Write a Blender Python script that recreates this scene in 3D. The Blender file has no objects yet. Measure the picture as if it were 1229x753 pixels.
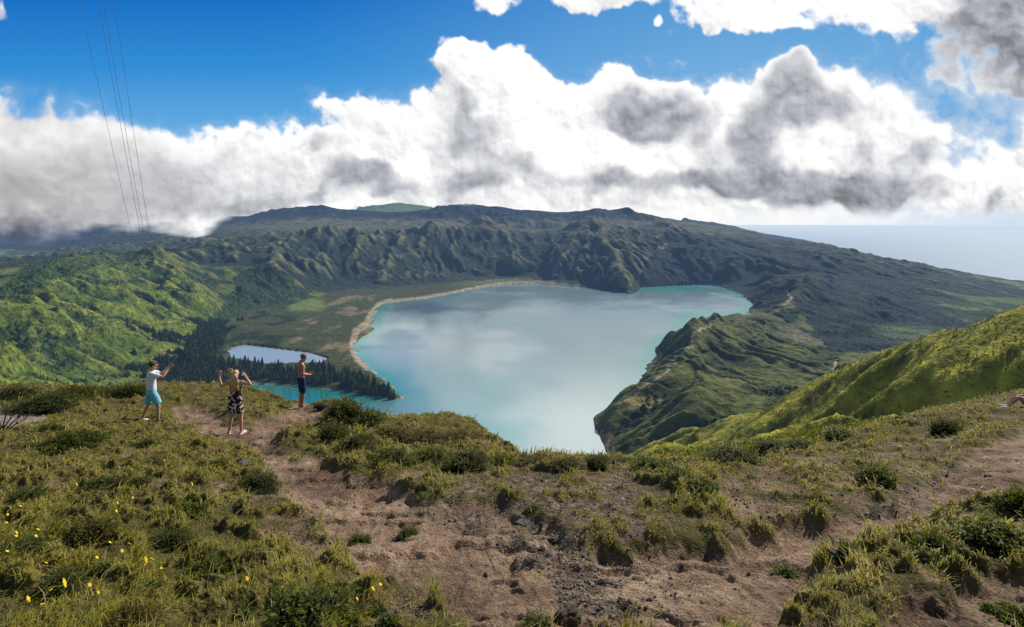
import bpy, bmesh, math, random
import numpy as np
from mathutils import Vector, Matrix, noise as mnoise
R_ = math.radians
scene = bpy.context.scene
COL = scene.collection
F, CX, CY, EYE = 732.0, 614.5, 268.0, 300.0      # focal length and horizon of the view, eye 300 m above the lake
rng = np.random.default_rng(7)
random.seed(7)

def W(px, py, Y):                                 # a point seen at (px,py) that stands Y metres ahead
    return ((px-CX)/F*Y, Y, EYE-(py-CY)/F*Y)
def to_px(x, y, z):
    y = np.maximum(y, 0.3)
    return CX+F*x/y, CY-F*(z-EYE)/y
def smooth(a, b, x):
    t = np.clip((x-a)/(b-a), 0, 1); return t*t*(3-2*t)

# ---------------------------------------------------------------- noise
from concurrent.futures import ThreadPoolExecutor
_pool = ThreadPoolExecutor(4)
def _hash(ix, iy, seed):
    h = ix.astype(np.uint32)*np.uint32(374761393) + iy.astype(np.uint32)*np.uint32(668265263) + np.uint32((seed*1442695041) & 0xffffffff)
    h = (h ^ (h >> np.uint32(13)))*np.uint32(1274126177)
    return (h ^ (h >> np.uint32(16))) & np.uint32(0xffff)
_ang = np.arange(256)*(2*np.pi/256)
_gx, _gy = np.cos(_ang).astype(np.float32), np.sin(_ang).astype(np.float32)
def _perlin1(x, y, seed):
    ix = np.floor(x).astype(np.int32); iy = np.floor(y).astype(np.int32)
    fx = x-ix.astype(np.float32); fy = y-iy.astype(np.float32)
    u = fx*fx*fx*(fx*(fx*6-15)+10); v = fy*fy*fy*(fy*(fy*6-15)+10)
    def g(dx, dy):
        h = _hash(ix+dx, iy+dy, seed) & np.uint32(255)
        return _gx[h]*(fx-np.float32(dx)) + _gy[h]*(fy-np.float32(dy))
    a = g(0,0); b = g(1,0); a = a+(b-a)*u
    c = g(0,1); d = g(1,1); c = c+(d-c)*u
    return (a+(c-a)*v)*np.float32(1.5)
def perlin(x, y, seed=0):
    x = np.asarray(x, np.float32); y = np.asarray(y, np.float32)
    if x.size < 60000: return _perlin1(x, y, seed)
    xs, ys = x.ravel(), y.ravel(); out = np.empty(xs.shape, np.float32); st = 50000
    def job(k): out[k:k+st] = _perlin1(xs[k:k+st], ys[k:k+st], seed)
    list(_pool.map(job, range(0, xs.size, st)))
    return out.reshape(x.shape)
def fbm(x, y, seed=0, octv=5, gain=.5, lac=2.03):
    s = 0; a = 1; n = 0
    for o in range(octv):
        s = s + a*perlin(x, y, seed+o*17); n += a; a *= gain
        x = x*lac+3.1; y = y*lac+1.7
    return s/n
def billow(x, y, seed=0, octv=5, gain=.5, lac=2.1):
    s = 0; a = 1; n = 0
    for o in range(octv):
        s = s + a*(1-np.abs(perlin(x, y, seed+o*31))*2.2); n += a; a *= gain
        x = x*lac+5.3; y = y*lac+2.9
    return s/n
def _cells1(x, y, seed):
    ix = np.floor(x).astype(np.int32); iy = np.floor(y).astype(np.int32)
    best = np.full(np.shape(x), 9., np.float32); val = np.zeros(np.shape(x), np.float32)
    for dx in (-1,0,1):
        for dy in (-1,0,1):
            h = _hash(ix+dx, iy+dy, seed); h2 = _hash(ix+dx, iy+dy, seed+99)
            d = np.hypot((ix+dx).astype(np.float32)+(h & np.uint32(255)).astype(np.float32)/255-x, (iy+dy).astype(np.float32)+(h2 & np.uint32(255)).astype(np.float32)/255-y)
            m = d < best
            best = np.where(m, d, best); val = np.where(m, (h >> np.uint32(8)).astype(np.float32)/255, val)
    return best, val
def cells(x, y, seed=0):                          # distance to the nearest jittered cell point and its random value
    xs, ys = np.asarray(x, np.float32).ravel(), np.asarray(y, np.float32).ravel(); a = np.empty(xs.shape, np.float32); b = np.empty(xs.shape, np.float32); st = 50000
    def job(k): a[k:k+st], b[k:k+st] = _cells1(xs[k:k+st], ys[k:k+st], seed)
    list(_pool.map(job, range(0, xs.size, st)))
    return a, b
def in_poly(px, py, poly):
    inside = np.zeros(px.shape, bool); n = len(poly)
    for i in range(n):
        x0, y0 = poly[i]; x1, y1 = poly[(i+1) % n]
        if y0 == y1: continue
        c = ((y0 > py) != (y1 > py)) & (px < (x1-x0)*(py-y0)/(y1-y0)+x0)
        inside ^= c
    return inside
def line_dist(px, py, pts):
    d = np.full(px.shape, 1e9, np.float32)
    for (x0, y0), (x1, y1) in zip(pts[:-1], pts[1:]):
        vx, vy = x1-x0, y1-y0
        t = np.clip(((px-x0)*vx+(py-y0)*vy)/(vx*vx+vy*vy+1e-9), 0, 1)
        d = np.minimum(d, np.hypot(px-x0-t*vx, py-y0-t*vy))
    return d

# ---------------------------------------------------------------- mesh and node helpers
def np_mesh(name, V, Q, T=None, smooth_=True):
    me = bpy.data.meshes.new(name)
    V = np.ascontiguousarray(V, np.float32)
    faces = [(np.asarray(Q).reshape(-1,4), 4)] if Q is not None and len(Q) else []
    if T is not None and len(T): faces.append((np.asarray(T).reshape(-1,3), 3))
    me.vertices.add(len(V)); me.vertices.foreach_set('co', V.ravel())
    idx = np.concatenate([f.ravel() for f, n in faces]).astype(np.int32)
    tot = np.concatenate([np.full(len(f), n, np.int32) for f, n in faces])
    st = np.concatenate([[0], np.cumsum(tot)[:-1]]).astype(np.int32)
    me.loops.add(len(idx)); me.loops.foreach_set('vertex_index', idx)
    me.polygons.add(len(tot)); me.polygons.foreach_set('loop_start', st)
    me.polygons.foreach_set('use_smooth', np.full(len(tot), smooth_, bool))
    me.update(calc_edges=True)
    return me
def add_col(me, name, rgb):
    a = me.attributes.new(name, 'FLOAT_COLOR', 'POINT')
    c = np.ones((len(rgb), 4), np.float32); c[:, :3] = rgb
    a.data.foreach_set('color', c.ravel())
def add_val(me, name, v):
    a = me.attributes.new(name, 'FLOAT', 'POINT'); a.data.foreach_set('value', np.ascontiguousarray(v, np.float32).ravel())
def grid_quads(ni, nj):
    i = np.arange(ni-1)[:, None]*nj + np.arange(nj-1)[None, :]
    return np.stack([i, i+nj, i+nj+1, i+1], -1).reshape(-1, 4)
def link(name, me, mat=None, parent=None):
    o = bpy.data.objects.new(name, me); COL.objects.link(o)
    if mat is not None and me is not None and not me.materials: me.materials.append(mat)
    if parent is not None: o.parent = parent
    return o
def tag(o, label=None, cat=None, group=None, kind=None):
    if label: o['label'] = label
    if cat: o['category'] = cat
    if group: o['group'] = group
    if kind: o['kind'] = kind
    return o
def empty(name, loc=(0,0,0), rz=0):
    o = bpy.data.objects.new(name, None); COL.objects.link(o); o.location = loc; o.rotation_euler = (0,0,rz); o.empty_display_size = .2
    return o

class NT:
    def __init__(s, name):
        s.m = bpy.data.materials.new(name); s.m.use_nodes = True; s.t = s.m.node_tree; s.t.nodes.clear()
        s.out = s.n('ShaderNodeOutputMaterial')
    def n(s, typ, **kw):
        nd = s.t.nodes.new(typ)
        for k, v in kw.items(): setattr(nd, k, v)
        return nd
    def l(s, a, b): s.t.links.new(a, b)
    def put(s, sock, v):
        if isinstance(v, bpy.types.NodeSocket): s.l(v, sock)
        elif v is not None: sock.default_value = v
    def math(s, op, a, b=None, c=None, clamp=False):
        nd = s.n('ShaderNodeMath', operation=op, use_clamp=clamp)
        s.put(nd.inputs[0], a); s.put(nd.inputs[1], b)
        if c is not None: s.put(nd.inputs[2], c)
        return nd.outputs[0]
    def mix(s, f, a, b, mode='MIX'):
        nd = s.n('ShaderNodeMix', data_type='RGBA', blend_type=mode)
        s.put(nd.inputs[0], f); s.put(nd.inputs[6], a); s.put(nd.inputs[7], b)
        return nd.outputs[2]
    def ramp(s, f, lo, hi, a=0., b=1.):
        nd = s.n('ShaderNodeMapRange'); nd.clamp = True
        s.put(nd.inputs[0], f); s.put(nd.inputs[1], lo); s.put(nd.inputs[2], hi); s.put(nd.inputs[3], a); s.put(nd.inputs[4], b)
        return nd.outputs[0]
    def noise(s, vec, scale, detail=4., rough=.55):
        nd = s.n('ShaderNodeTexNoise'); s.put(nd.inputs['Vector'], vec); nd.inputs['Scale'].default_value = scale
        nd.inputs['Detail'].default_value = detail; nd.inputs['Roughness'].default_value = rough
        return nd.outputs[0]
    def attr(s, name): return s.n('ShaderNodeAttribute', attribute_name=name)
    def pos(s): return s.n('ShaderNodeNewGeometry').outputs['Position']
    def bump(s, h, strength, dist, normal=None):
        nd = s.n('ShaderNodeBump'); s.put(nd.inputs['Height'], h); nd.inputs['Strength'].default_value = strength; nd.inputs['Distance'].default_value = dist
        if normal is not None: s.l(normal, nd.inputs['Normal'])
        return nd.outputs[0]
    def principled(s, col, rough=.8, normal=None, spec=.3):
        p = s.n('ShaderNodeBsdfPrincipled'); s.put(p.inputs['Base Color'], col if not isinstance(col, tuple) else (*col[:3], 1))
        s.put(p.inputs['Roughness'], rough); p.inputs['Specular IOR Level'].default_value = spec
        if normal is not None: s.l(normal, p.inputs['Normal'])
        return p.outputs[0]
    def done(s, sh): s.l(sh, s.out.inputs['Surface']); return s.m
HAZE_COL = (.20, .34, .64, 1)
def haze(t, sh, D=20000., col=HAZE_COL):          # distance haze painted on as emission that grows away from the lookout
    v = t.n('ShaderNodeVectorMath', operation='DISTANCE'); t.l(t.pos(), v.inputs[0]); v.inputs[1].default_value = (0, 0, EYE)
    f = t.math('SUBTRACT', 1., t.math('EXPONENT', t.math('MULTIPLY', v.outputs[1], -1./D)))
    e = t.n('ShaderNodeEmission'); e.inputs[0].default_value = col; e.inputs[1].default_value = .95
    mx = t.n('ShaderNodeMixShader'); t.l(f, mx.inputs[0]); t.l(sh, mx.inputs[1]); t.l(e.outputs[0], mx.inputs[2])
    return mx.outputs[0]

# ---------------------------------------------------------------- camera, sun, world
cam = bpy.data.cameras.new('camera'); cam_o = bpy.data.objects.new('camera', cam); COL.objects.link(cam_o)
cam.sensor_width = 36; cam.lens = 36*F/1229; cam.shift_y = -(376.5-CY)/1229
cam.clip_start = .1; cam.clip_end = 500000
cam_o.location = (0, 0, EYE); cam_o.rotation_euler = (R_(90), 0, 0)
scene.camera = cam_o
SUN_AZ, SUN_EL = R_(44), R_(38)
sd = Vector((math.sin(SUN_AZ)*math.cos(SUN_EL), math.cos(SUN_AZ)*math.cos(SUN_EL), math.sin(SUN_EL)))
sun = bpy.data.lights.new('sun', 'SUN'); sun.energy = 6.0; sun.angle = R_(.5); sun.color = (1, .93, .82)
sun_o = bpy.data.objects.new('sun', sun); COL.objects.link(sun_o); sun_o.rotation_euler = sd.to_track_quat('Z', 'Y').to_euler(); sun_o.location = (200, 200, 600)
world = bpy.data.worlds.new('World'); scene.world = world; world.use_nodes = True
wt = world.node_tree; wt.nodes.clear()
wo = wt.nodes.new('ShaderNodeOutputWorld'); bg = wt.nodes.new('ShaderNodeBackground'); sk = wt.nodes.new('ShaderNodeTexSky')
sk.sky_type = 'NISHITA'; sk.sun_disc = False; sk.sun_elevation = SUN_EL; sk.sun_rotation = SUN_AZ
bg.inputs[1].default_value = .11
wt.links.new(sk.outputs[0], bg.inputs[0]); wt.links.new(bg.outputs[0], wo.inputs[0])
scene.view_settings.view_transform = 'Standard'; scene.view_settings.look = 'None'; scene.view_settings.exposure = 0
scene.cycles.use_denoising = True
scene.cycles.max_bounces = 6; scene.cycles.diffuse_bounces = 2; scene.cycles.glossy_bounces = 2
scene.cycles.transparent_max_bounces = 6; scene.cycles.transmission_bounces = 2
# ================================================================ TERRAIN (crater, ridges, lake shore)
LAKE = [(487,481),(469,458),(448,444),(434,429),(429,417),(431,408),(438,403),(452,398),(447,389),(450,379),(455,370),(469,363),(504,360),
 (538,354),(562,349.5),(586,344),(614,341.6),(642,341),(676,343.5),(704,345.4),(721,348.5),(756,353.5),(766,350),(768,345),(794,344),(820,342.5),(840,342),(862,342.5),
 (889,354),(901,368),(893,374),(871,379),(861,376),(839,373),(821,377),(818,387),(825,394),(807,401),(785,418),(791,425),(776,441),(771,455),
 (755,473),(742,480),(712,500),(710,509),(717,522),(728,545)]
def on_level(px, py, z=0.):
    Y = (EYE-z)*F/(py-CY); return ((px-CX)/F*Y, Y)
lake_xy = [on_level(*p) for p in LAKE] + [(100,730),(0,650),(-150,640),(-300,730),(-420,830),(-560,930),(-640,1010)] + [on_level(*p) for p in [(255,463),(300,461),(340,463),(400,468),(440,477)]]
pond_xy = [on_level(x, y, 3) for x, y in [(271,422),(276,417),(294,413.5),(328,418),(373,423.5),(392,430),(383,436.5),(345,436.5),(325,438),(297,434),(276,431)]]
FLAT = [(268,388),(300,372),(345,367),(400,351),(430,346),(470,346),(530,341),(560,337),(600,335),(640,335),(660,338),(700,342),(704,346),(642,342),(586,345),(538,355),(469,364),(452,378),(454,398),(432,405),(430,420),(442,440),
 (470,459),(487,480),(440,476),(400,467),(340,462),(255,462),(250,440),(262,415)]
flat_xy = [on_level(x, y, 4) for x, y in FLAT]

def L(*p, **k): return [W(*q) for q in p]
LINES = [
 # lit hill on the left: crest and side ridge
 L((-300,420,800),(-120,385,950),(0,358,1150),(17,345,1300),(69,316,1800),(100,304,2050),(111,297,2100),(124,303,2120),(149,306,2150),(169,301,2150),(183,298,2120)),
 L((183,298,2120),(193,320,2020),(221,341,1930),(249,358,1860),(262,368,1830),(276,381,1800)),
 # wooded middle hills and crater wall crest
 L((183,298,2120),(215,301,2500),(250,295,2800),(304,286,2950),(345,274,3100),(380,271,3150),(420,276,3250),(469,277,3450),(514,272,3550),(538,270,3650),(552,273,3700),(573,272,3800),(580,261,3900),(593,268,3900),(621,277,3850),(649,280,3800),(676,275,3850),(700,266,3900),(713,258,3950),(731,268,3900),(763,272,3850),(790,266,3900),(820,283,3700),(860,290,3600)),
 L((345,274,3100),(338,288,2900),(331,300,2700),(322,318,2480),(310,332,2330),(290,345,2200)),
 L((356,318,2550),(322,318,2480)),
 L((552,273,3700),(563,296,3450),(578,322,3200)),
 L((580,261,3900),(600,292,3550),(622,316,3250)),
 L((469,277,3450),(476,300,3150),(470,325,2950)),
 L((420,276,3250),(426,306,2960),(420,330,2820)),
 L((713,258,3950),(722,280,3500),(738,306,2950),(748,332,2720),(757,351,2590)),
 L((700,266,3900),(690,290,3400),(676,311,3150),(660,330,3060)),
 L((790,266,3900),(800,290,3500),(800,315,3200)),
 # far ridge
 L((-500,270,6500),(-200,264,6200),(0,261,6000),(100,260,5800),(180,261,5500),(242,262,5200),(294,261,5150),(328,253,5100),(387,246,5000),(420,251,5000),(470,258,5100),(504,253,5050),(538,245,5000),(562,243,5000),(593,246.5,4950),(624,253,4900),(662,254,4900),(711,251,4800),(740,252,4800),(771,255,4750),(803,262.5,4650),(839,267.5,4500),(871,272,4300),(907,281,4000),(943,288,3800),(979,294.5,3550),(1024,299,3300),(1051,308,3100),(1083,322,2900),(1119,344,2600),(1150,380,2150),(1165,410,1850)),
 L((430,248,7200),(483,243.5,7200),(520,248,7200)),
 L((820,262,6800),(870,269,6700),(889,274,6600),(929,283,6500),(961,288,6400),(1024,300,6300),(1074,315,6300),(1100,322,6000),(1160,334,5300),(1229,350,4700),(1330,372,4000)),
 # saddle, peninsula crest, lobes
 L((1024,299,3300),(985,325,2700),(947,353,2080),(934,369,1900),(902,377,1800),(870,375,1700),(848,373,1640),(850,387,1450),(832,400,1300),(828,414,1180),(803,437,1020),(771,464,925),(749,481,890)),
 L((760,489,905),(790,482,880),(815,472,850),(834,464,825),(852,476,800),(868,492,760)),
 L((850,387,1450),(900,398,1400),(950,414,1300),(985,427,1230)),
 L((828,414,1180),(865,430,1090),(895,448,1030)), L((803,437,1020),(835,450,960),(858,465,905)),
 L((943,288,3800),(930,315,2900),(912,345,2450)), L((1024,299,3300),(1008,330,2700),(1000,362,2250)), L((1083,322,2900),(1060,350,2400),(1045,385,1900)),
 # near right hill
 [(420,150,296.)]+L((1400,330,240),(1229,367,250),(1160,386,280),(1100,406,310),(1060,421,330),(1030,432,350),(1000,441,370),(975,447,385),(950,452,400),(925,457,415),(900,463,430),(884,471,440),(868,480,450),(854,489,460),(840,499,470),(827,508,480),(815,517,490),(790,535,520)),
 L((1229,470,100),(1100,480,135),(1000,506,160),(900,528,190),(850,537,230),(800,550,300)),
]
PTS = L((0,461,650),(60,462,720),(120,463,850),(200,459,1050),(235,452,1180),(250,440,1300),(0,410,850),(60,390,1150),(120,370,1500),(170,400,1350),(120,420,1100),
 (230,312,2800),(262,345,2500),(270,372,2200),(0,322,3600),(60,302,4000),(-100,310,4200),(0,302,5000),(-300,340,2500),
 (100,286,4800),(180,283,4500),(230,280,4300),(300,276,4000),
 (430,288,3900),(500,286,4150),(560,285,4300),(610,286,4350),(650,287,4300),(700,284,4350),(750,284,4300),(800,285,4200),
 (997,424,1500),(1040,425,1650),(1090,405,1900),(1120,392,2000),(930,440,1350),(880,470,1130),(905,480,980),(1000,370,2100),(1060,380,2150),
 (930,320,2900),(1000,340,2500),(870,320,3000),(930,345,2400))
PTS += [(0,0,297.5),(0,-250,300),(-200,-200,280),(200,-200,310),(0,60,276),(-60,60,275),(60,60,283),(-150,150,235),(0,200,205),(-100,300,165),(0,400,110),(-60,520,50),(100,560,40),(120,300,150),(170,420,85),(150,620,35),
 (-250,350,175),(-350,520,105),(-300,250,205),(-450,700,60),(-450,450,150),(-600,300,200),(-500,150,240),(-450,800,20),(-600,880,25),(-1200,300,150),(-1500,900,130),(-3000,500,-100),(-4000,3000,-50),(900,100,250),(1200,600,120),(1500,1200,20),(2500,300,-100),(2500,2000,-150)]
SEA_Z = -250.
SEAL = [[(-7500,9000,-260),(0,9500,-260),(7500,9500,-260)], [(7500,-600,-330),(6500,2500,-330),(5200,4600,-290),(5500,7000,-290),(7400,9500,-260)], [(-7500,-600,-200),(-7500,9000,-260)],
        [(1500,8800,-262),(4600,7400,-275)]]

X0, Y0, X1, Y1 = -7600., -600., 7600., 9600.
def solve(cell, H=None, H0=None, iters=300):
    nx, ny = int((X1-X0)/cell)+1, int((Y1-Y0)/cell)+1
    acc = np.zeros((ny, nx)); cnt = np.zeros((ny, nx))
    def pin(x, y, z, w=1.):
        i = int(round((x-X0)/cell)); j = int(round((y-Y0)/cell))
        if 0 <= i < nx and 0 <= j < ny: acc[j, i] += z*w; cnt[j, i] += w
    gx, gy = np.meshgrid(X0+np.arange(nx)*cell, Y0+np.arange(ny)*cell)
    fm = in_poly(gx, gy, flat_xy); acc[fm] = 5.; cnt[fm] = 1.
    pm = in_poly(gx, gy, pond_xy); acc[pm] = .5; cnt[pm] = 1.
    lm = in_poly(gx, gy, lake_xy); acc[lm] = -9.; cnt[lm] = 1.
    for ln in LINES+SEAL:
        for a, b in zip(ln[:-1], ln[1:]):
            n = max(2, int(math.dist(a[:2], b[:2])/cell*1.6))
            for k in range(n+1):
                t = k/n; x, y, z = (a[q]+(b[q]-a[q])*t for q in range(3))
                pin(x, y, z)
    for p in PTS: pin(*p)
    m = cnt > 0; val = np.where(m, acc/np.maximum(cnt, 1e-9), 0)
    if H is None: H = np.full((ny, nx), val[m].mean())
    H = np.where(m, val, H)
    for it in range(iters):
        P = np.pad(H, 1, mode='edge')
        A = (P[:-2,1:-1]+P[2:,1:-1]+P[1:-1,:-2]+P[1:-1,2:])*.25
        H = np.where(m, val, H+(A-H)*1.0)
    return H
def resample(H, cell, xs, ys, ox=None, oy=None):       # bilinear
    ox = X0 if ox is None else ox; oy = Y0 if oy is None else oy
    fx = np.clip((xs-ox)/cell, 0, H.shape[1]-1.001); fy = np.clip((ys-oy)/cell, 0, H.shape[0]-1.001)
    i = fx.astype(int); j = fy.astype(int); u = fx-i; v = fy-j
    return (H[j,i]*(1-u)+H[j,i+1]*u)*(1-v)+(H[j+1,i]*(1-u)+H[j+1,i+1]*u)*v
def cubic(H, cell, xs, ys, ox, oy):
    fx = np.clip((xs-ox)/cell, 1, H.shape[1]-3.001); fy = np.clip((ys-oy)/cell, 1, H.shape[0]-3.001)
    i = fx.astype(int); j = fy.astype(int); u = fx-i; v = fy-j
    def w(t): return (-.5*t+t*t-.5*t**3, 1-2.5*t*t+1.5*t**3, .5*t+2*t*t-1.5*t**3, -.5*t*t+.5*t**3)
    wu, wv = w(u), w(v); s = 0
    for b in range(4):
        r = 0
        for a in range(4): r = r+H[j-1+b, i-1+a]*wu[a]
        s = s+r*wv[b]
    return s
H = None; pc = None
for cell, it in ((240,400),(120,250),(60,160),(30,90)):
    if H is not None:
        nx, ny = int((X1-X0)/cell)+1, int((Y1-Y0)/cell)+1
        gx, gy = np.meshgrid(X0+np.arange(nx)*cell, Y0+np.arange(ny)*cell)
        H = resample(H, pc, gx, gy)
    H = solve(cell, H, iters=it); pc = cell
HC, CC = H, 30.
# finer grid where it matters
FX0, FY0, FX1, FY1, FC = -3400., 0., 3800., 5600., 10.
fx, fy = np.meshgrid(np.arange(FX0, FX1+1, FC), np.arange(FY0, FY1+1, FC))
HF = cubic(HC, CC, fx, fy, X0, Y0)
def blur(A, n=1):
    for _ in range(n):
        P = np.pad(A, 1, mode='edge')
        A = (P[:-2,1:-1]+P[2:,1:-1]+P[1:-1,:-2]+P[1:-1,2:]+4*P[1:-1,1:-1])/8
    return A
HF = blur(HF, 2)
lakem = in_poly(fx, fy, lake_xy).astype(np.float32); flatm = in_poly(fx, fy, flat_xy).astype(np.float32); pondm = in_poly(fx, fy, pond_xy).astype(np.float32)
near_shore = blur(np.maximum(np.maximum(lakem, flatm), pondm), 30)
free = (1-np.maximum(np.maximum(lakem, flatm), pondm))*smooth(.5, .12, near_shore)
free *= smooth(60, 260, np.hypot(fx, fy))
gy_, gx_ = np.gradient(HF, FC); slope = np.hypot(gx_, gy_)
steep = smooth(.08, .45, blur(slope, 6))
n1 = fbm(fx/420, fy/420, 3, 5, .52); rdg = billow(fx/300, fy/300, 11, 5, .5)
rightm = smooth(0, 250, fx)*smooth(900, 400, fy)               # the near hill on the right is smooth
HF = HF + free*(n1*(22+44*steep) + (rdg-.45)*(10+40*steep))*(1-.9*rightm)
def erode(H, cell, n, steps, mask, k_er=.5, k_dep=.06, cap=9., seed=1):
    r = np.random.default_rng(seed); ny, nx = H.shape; h = (H/cell).astype(np.float64).ravel()
    x = r.uniform(2, nx-3, n); y = r.uniform(2, ny-3, n); dx = np.zeros(n); dy = np.zeros(n); sed = np.zeros(n); wat = np.ones(n); alive = np.ones(n, bool)
    mk = mask.ravel()
    def hs(x, y):
        i = x.astype(int); j = y.astype(int); u = x-i; v = y-j; q = j*nx+i
        a, b, c, d = h[q], h[q+1], h[q+nx], h[q+nx+1]
        return q, u, v, (a*(1-u)+b*u)*(1-v)+(c*(1-u)+d*u)*v, (b-a)*(1-v)+(d-c)*v, (c-a)*(1-u)+(d-b)*u
    for s in range(steps):
        q, u, v, hh, gx, gy = hs(x, y)
        dx = dx*.25-gx*.75; dy = dy*.25-gy*.75
        ln = np.hypot(dx, dy)+1e-9
        nxp = np.clip(x+dx/ln, 2, nx-3.01); nyp = np.clip(y+dy/ln, 2, ny-3.01)
        _, _, _, h2, _, _ = hs(nxp, nyp)
        dh = h2-hh
        c = np.maximum(-dh, .01)*wat*cap*.2
        up = dh > 0
        dep = np.where(up, np.minimum(dh, sed), np.where(sed > c, (sed-c)*k_dep, 0.))
        er = np.where(~up & (sed <= c), np.minimum((c-sed)*k_er, np.maximum(-dh, 0)*.9), 0.)*mk[q]*alive
        dep = dep*alive*(.25+.75*mk[q])
        d = dep-er
        sed = sed-dep+er
        dd = np.zeros(h.size)
        for off, wgt in ((0,(1-u)*(1-v)),(1,u*(1-v)),(nx,(1-u)*v),(nx+1,u*v)):
            dd += np.bincount(q+off, d*wgt, minlength=h.size)
        h += np.clip(dd, -.09, .05)
        wat *= .985; x, y = nxp, nyp
    return h.reshape(ny, nx)*cell
for k in range(16):
    HF = erode(HF, FC, 26000, 70, free*(1-.8*rightm), seed=k+1)
    HF = HF*(.9)+blur(HF)*.1
HF = np.where(lakem > 0, np.minimum(HF, -2.), HF)
HF = np.where(pondm > 0, np.minimum(HF, 1.), HF)
gy_, gx_ = np.gradient(HF, FC)
wet_f = blur(HF-blur(HF, 25), 1)                                   # negative in gullies, positive on ribs
edge_f = np.minimum(np.minimum((fx-FX0), (FX1-fx)), np.minimum((fy-FY0)+400, (FY1-fy)))
def land(x, y):
    zc = cubic(HC, CC, x, y, X0, Y0)+fbm(x/600, y/600, 5, 5)*30*smooth(4500, 6000, np.hypot(x, y))
    zf = cubic(HF, FC, x, y, FX0, FY0)
    w = smooth(0, 300, np.minimum(np.minimum(x-FX0, FX1-x), FY1-y))
    zz = zc+(zf-zc)*w
    return np.where(zz < -228, zz-45, zz)
# ================================================================ SKY (a far dome with its clouds)
SP = 1.3
gu = np.arange(-1050, 2280, SP); gv = np.concatenate([np.arange(-215, 277.5, SP), np.arange(278., 312., 2.)])
U, V_ = np.meshgrid(gu, gv, indexing='ij'); u = U.ravel().astype(np.float32); v = V_.ravel().astype(np.float32)
def sfield(lst, wx, wy, k=1.0):
    s = np.zeros(u.shape, np.float32)
    for cx, cy, rx, ry, w in lst:
        m = (np.abs(u-cx) < rx*2.6+40) & (np.abs(v-cy) < ry*2.6+40)
        d = ((u[m]+wx[m]-cx)/rx)**2+((v[m]+wy[m]-cy)/ry)**2
        s[m] = 1-(1-s[m])*(1-np.clip(w, 0, 1)*np.exp(-d*k))
    return s
wx = fbm(u/95, v/95, 201, 4)*30+fbm(u/24, v/24, 203, 3)*8; wy = fbm(u/95, v/95, 202, 4)*26+fbm(u/24, v/24, 204, 3)*7
COVER = [(-600,190,220,110,1),(-350,205,200,100,1),(-150,215,150,85,1),(-60,215,110,82,1),(20,200,80,62,1),(95,205,85,58,1),(58,135,13,24,.55),(170,225,90,55,1),(230,222,80,52,1),(290,205,60,46,1),(345,215,65,50,1),(395,195,45,36,1),(445,180,45,30,1),(490,180,50,46,1),(400,122,32,16,.62),(440,134,42,16,.62),(480,140,34,18,.62),
 (540,100,26,40,1),(552,80,18,20,.9),(575,84,30,24,1),(606,105,40,34,1),(640,120,40,34,1),(560,160,60,60,1),(620,180,80,60,1),(520,210,70,50,1),(690,160,50,42,1),(665,140,30,26,.9),
 (728,122,26,26,1),(750,112,26,20,1),(780,116,26,20,1),(808,122,22,22,1),(824,136,16,18,.9),(770,155,80,50,1),(700,215,110,44,1),(868,148,32,26,1),(898,128,32,26,1),(925,95,24,24,.95),(945,82,16,14,1),(972,98,26,22,1),(1003,112,26,22,1),(1026,120,22,20,1),(1045,150,34,50,1),(960,160,100,60,1),(900,200,140,50,1),(1010,215,76,32,1),
 (1090,185,36,44,.60),(1125,170,40,16,.52),(1130,205,40,34,.6),(1170,218,56,34,.75),(1225,205,44,36,.75),(1100,150,20,16,.4),(1195,240,60,22,.6),(1320,190,90,80,.9),(1500,180,200,110,.9),
 (590,6,28,15,.62),(700,2,34,13,.72),(735,-10,70,20,.8),(799,30,13,10,.6),(822,69,10,6,.42),(640,-90,300,50,.9),(800,-120,200,50,1),(500,-70,120,40,.8),(1000,-110,250,70,1),(600,-170,500,40,1),  # clouds above the frame are added to whiten the lake's reflection
 (862,24,26,18,.85),(900,0,60,25,1),(960,-8,70,26,1),(1030,6,50,28,1),(1088,40,18,30,.9),(1080,-8,80,34,1),(930,32,40,8,.42),(1150,15,54,44,.95),(1225,35,60,66,1),(1300,30,90,90,1),(1205,94,40,12,.55),(1130,85,30,26,.5),
 (6,22,15,18,.72),(850,248,260,14,.9),(620,252,120,18,1),(1060,258,120,9,.55)]
cov = sfield(COVER, wx, wy, .85); cov = np.maximum(cov, smooth(225, 250, v)*smooth(330, 230, u))
def puffs(x, y, seed, octv):
    s = 0; a = 1; n = 0
    for o in range(octv):
        f1, _ = cells(x, y, seed+o*7); s = s+a*(1-1.25*f1*f1*1.6); n += a; a *= .52; x = x*2.1+3.7; y = y*2.1+1.9
    return s/n
pf = puffs((u+wx*.45)/52, (v+wy*.45)/46, 261, 3)
bil = .55*(billow(u/62, v/54, 211, 6, .5)-.42)+.62*(pf-.40); fine = fbm(u/18, v/16, 215, 5, .6); fl1 = fbm(u/130, v/70, 218, 4)
soft_l = smooth(330, 60, u)
den = cov-.475+bil*.46*(1-.35*soft_l)+fine*.085*(1-.3*soft_l)+fl1*.08
alpha = smooth(.0, .17+.06*soft_l+.12*smooth(900,1050,u), den)
T = np.clip(den, 0, .9)*(1-.15*smooth(0,.2,fine)); T2 = T.reshape(U.shape)
def shift(A, du, dv):
    B = np.zeros_like(A); n0, n1 = A.shape
    s0, s1 = int(round(du/SP)), int(round(dv/SP))
    a0, b0 = max(0, s0), min(n0, n0+s0); a1, b1 = max(0, s1), min(n1, n1+s1)
    B[a0-s0:b0-s0, a1-s1:b1-s1] = A[a0:b0, a1:b1]; return B
shd = np.zeros_like(T2); tw = 0
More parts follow.
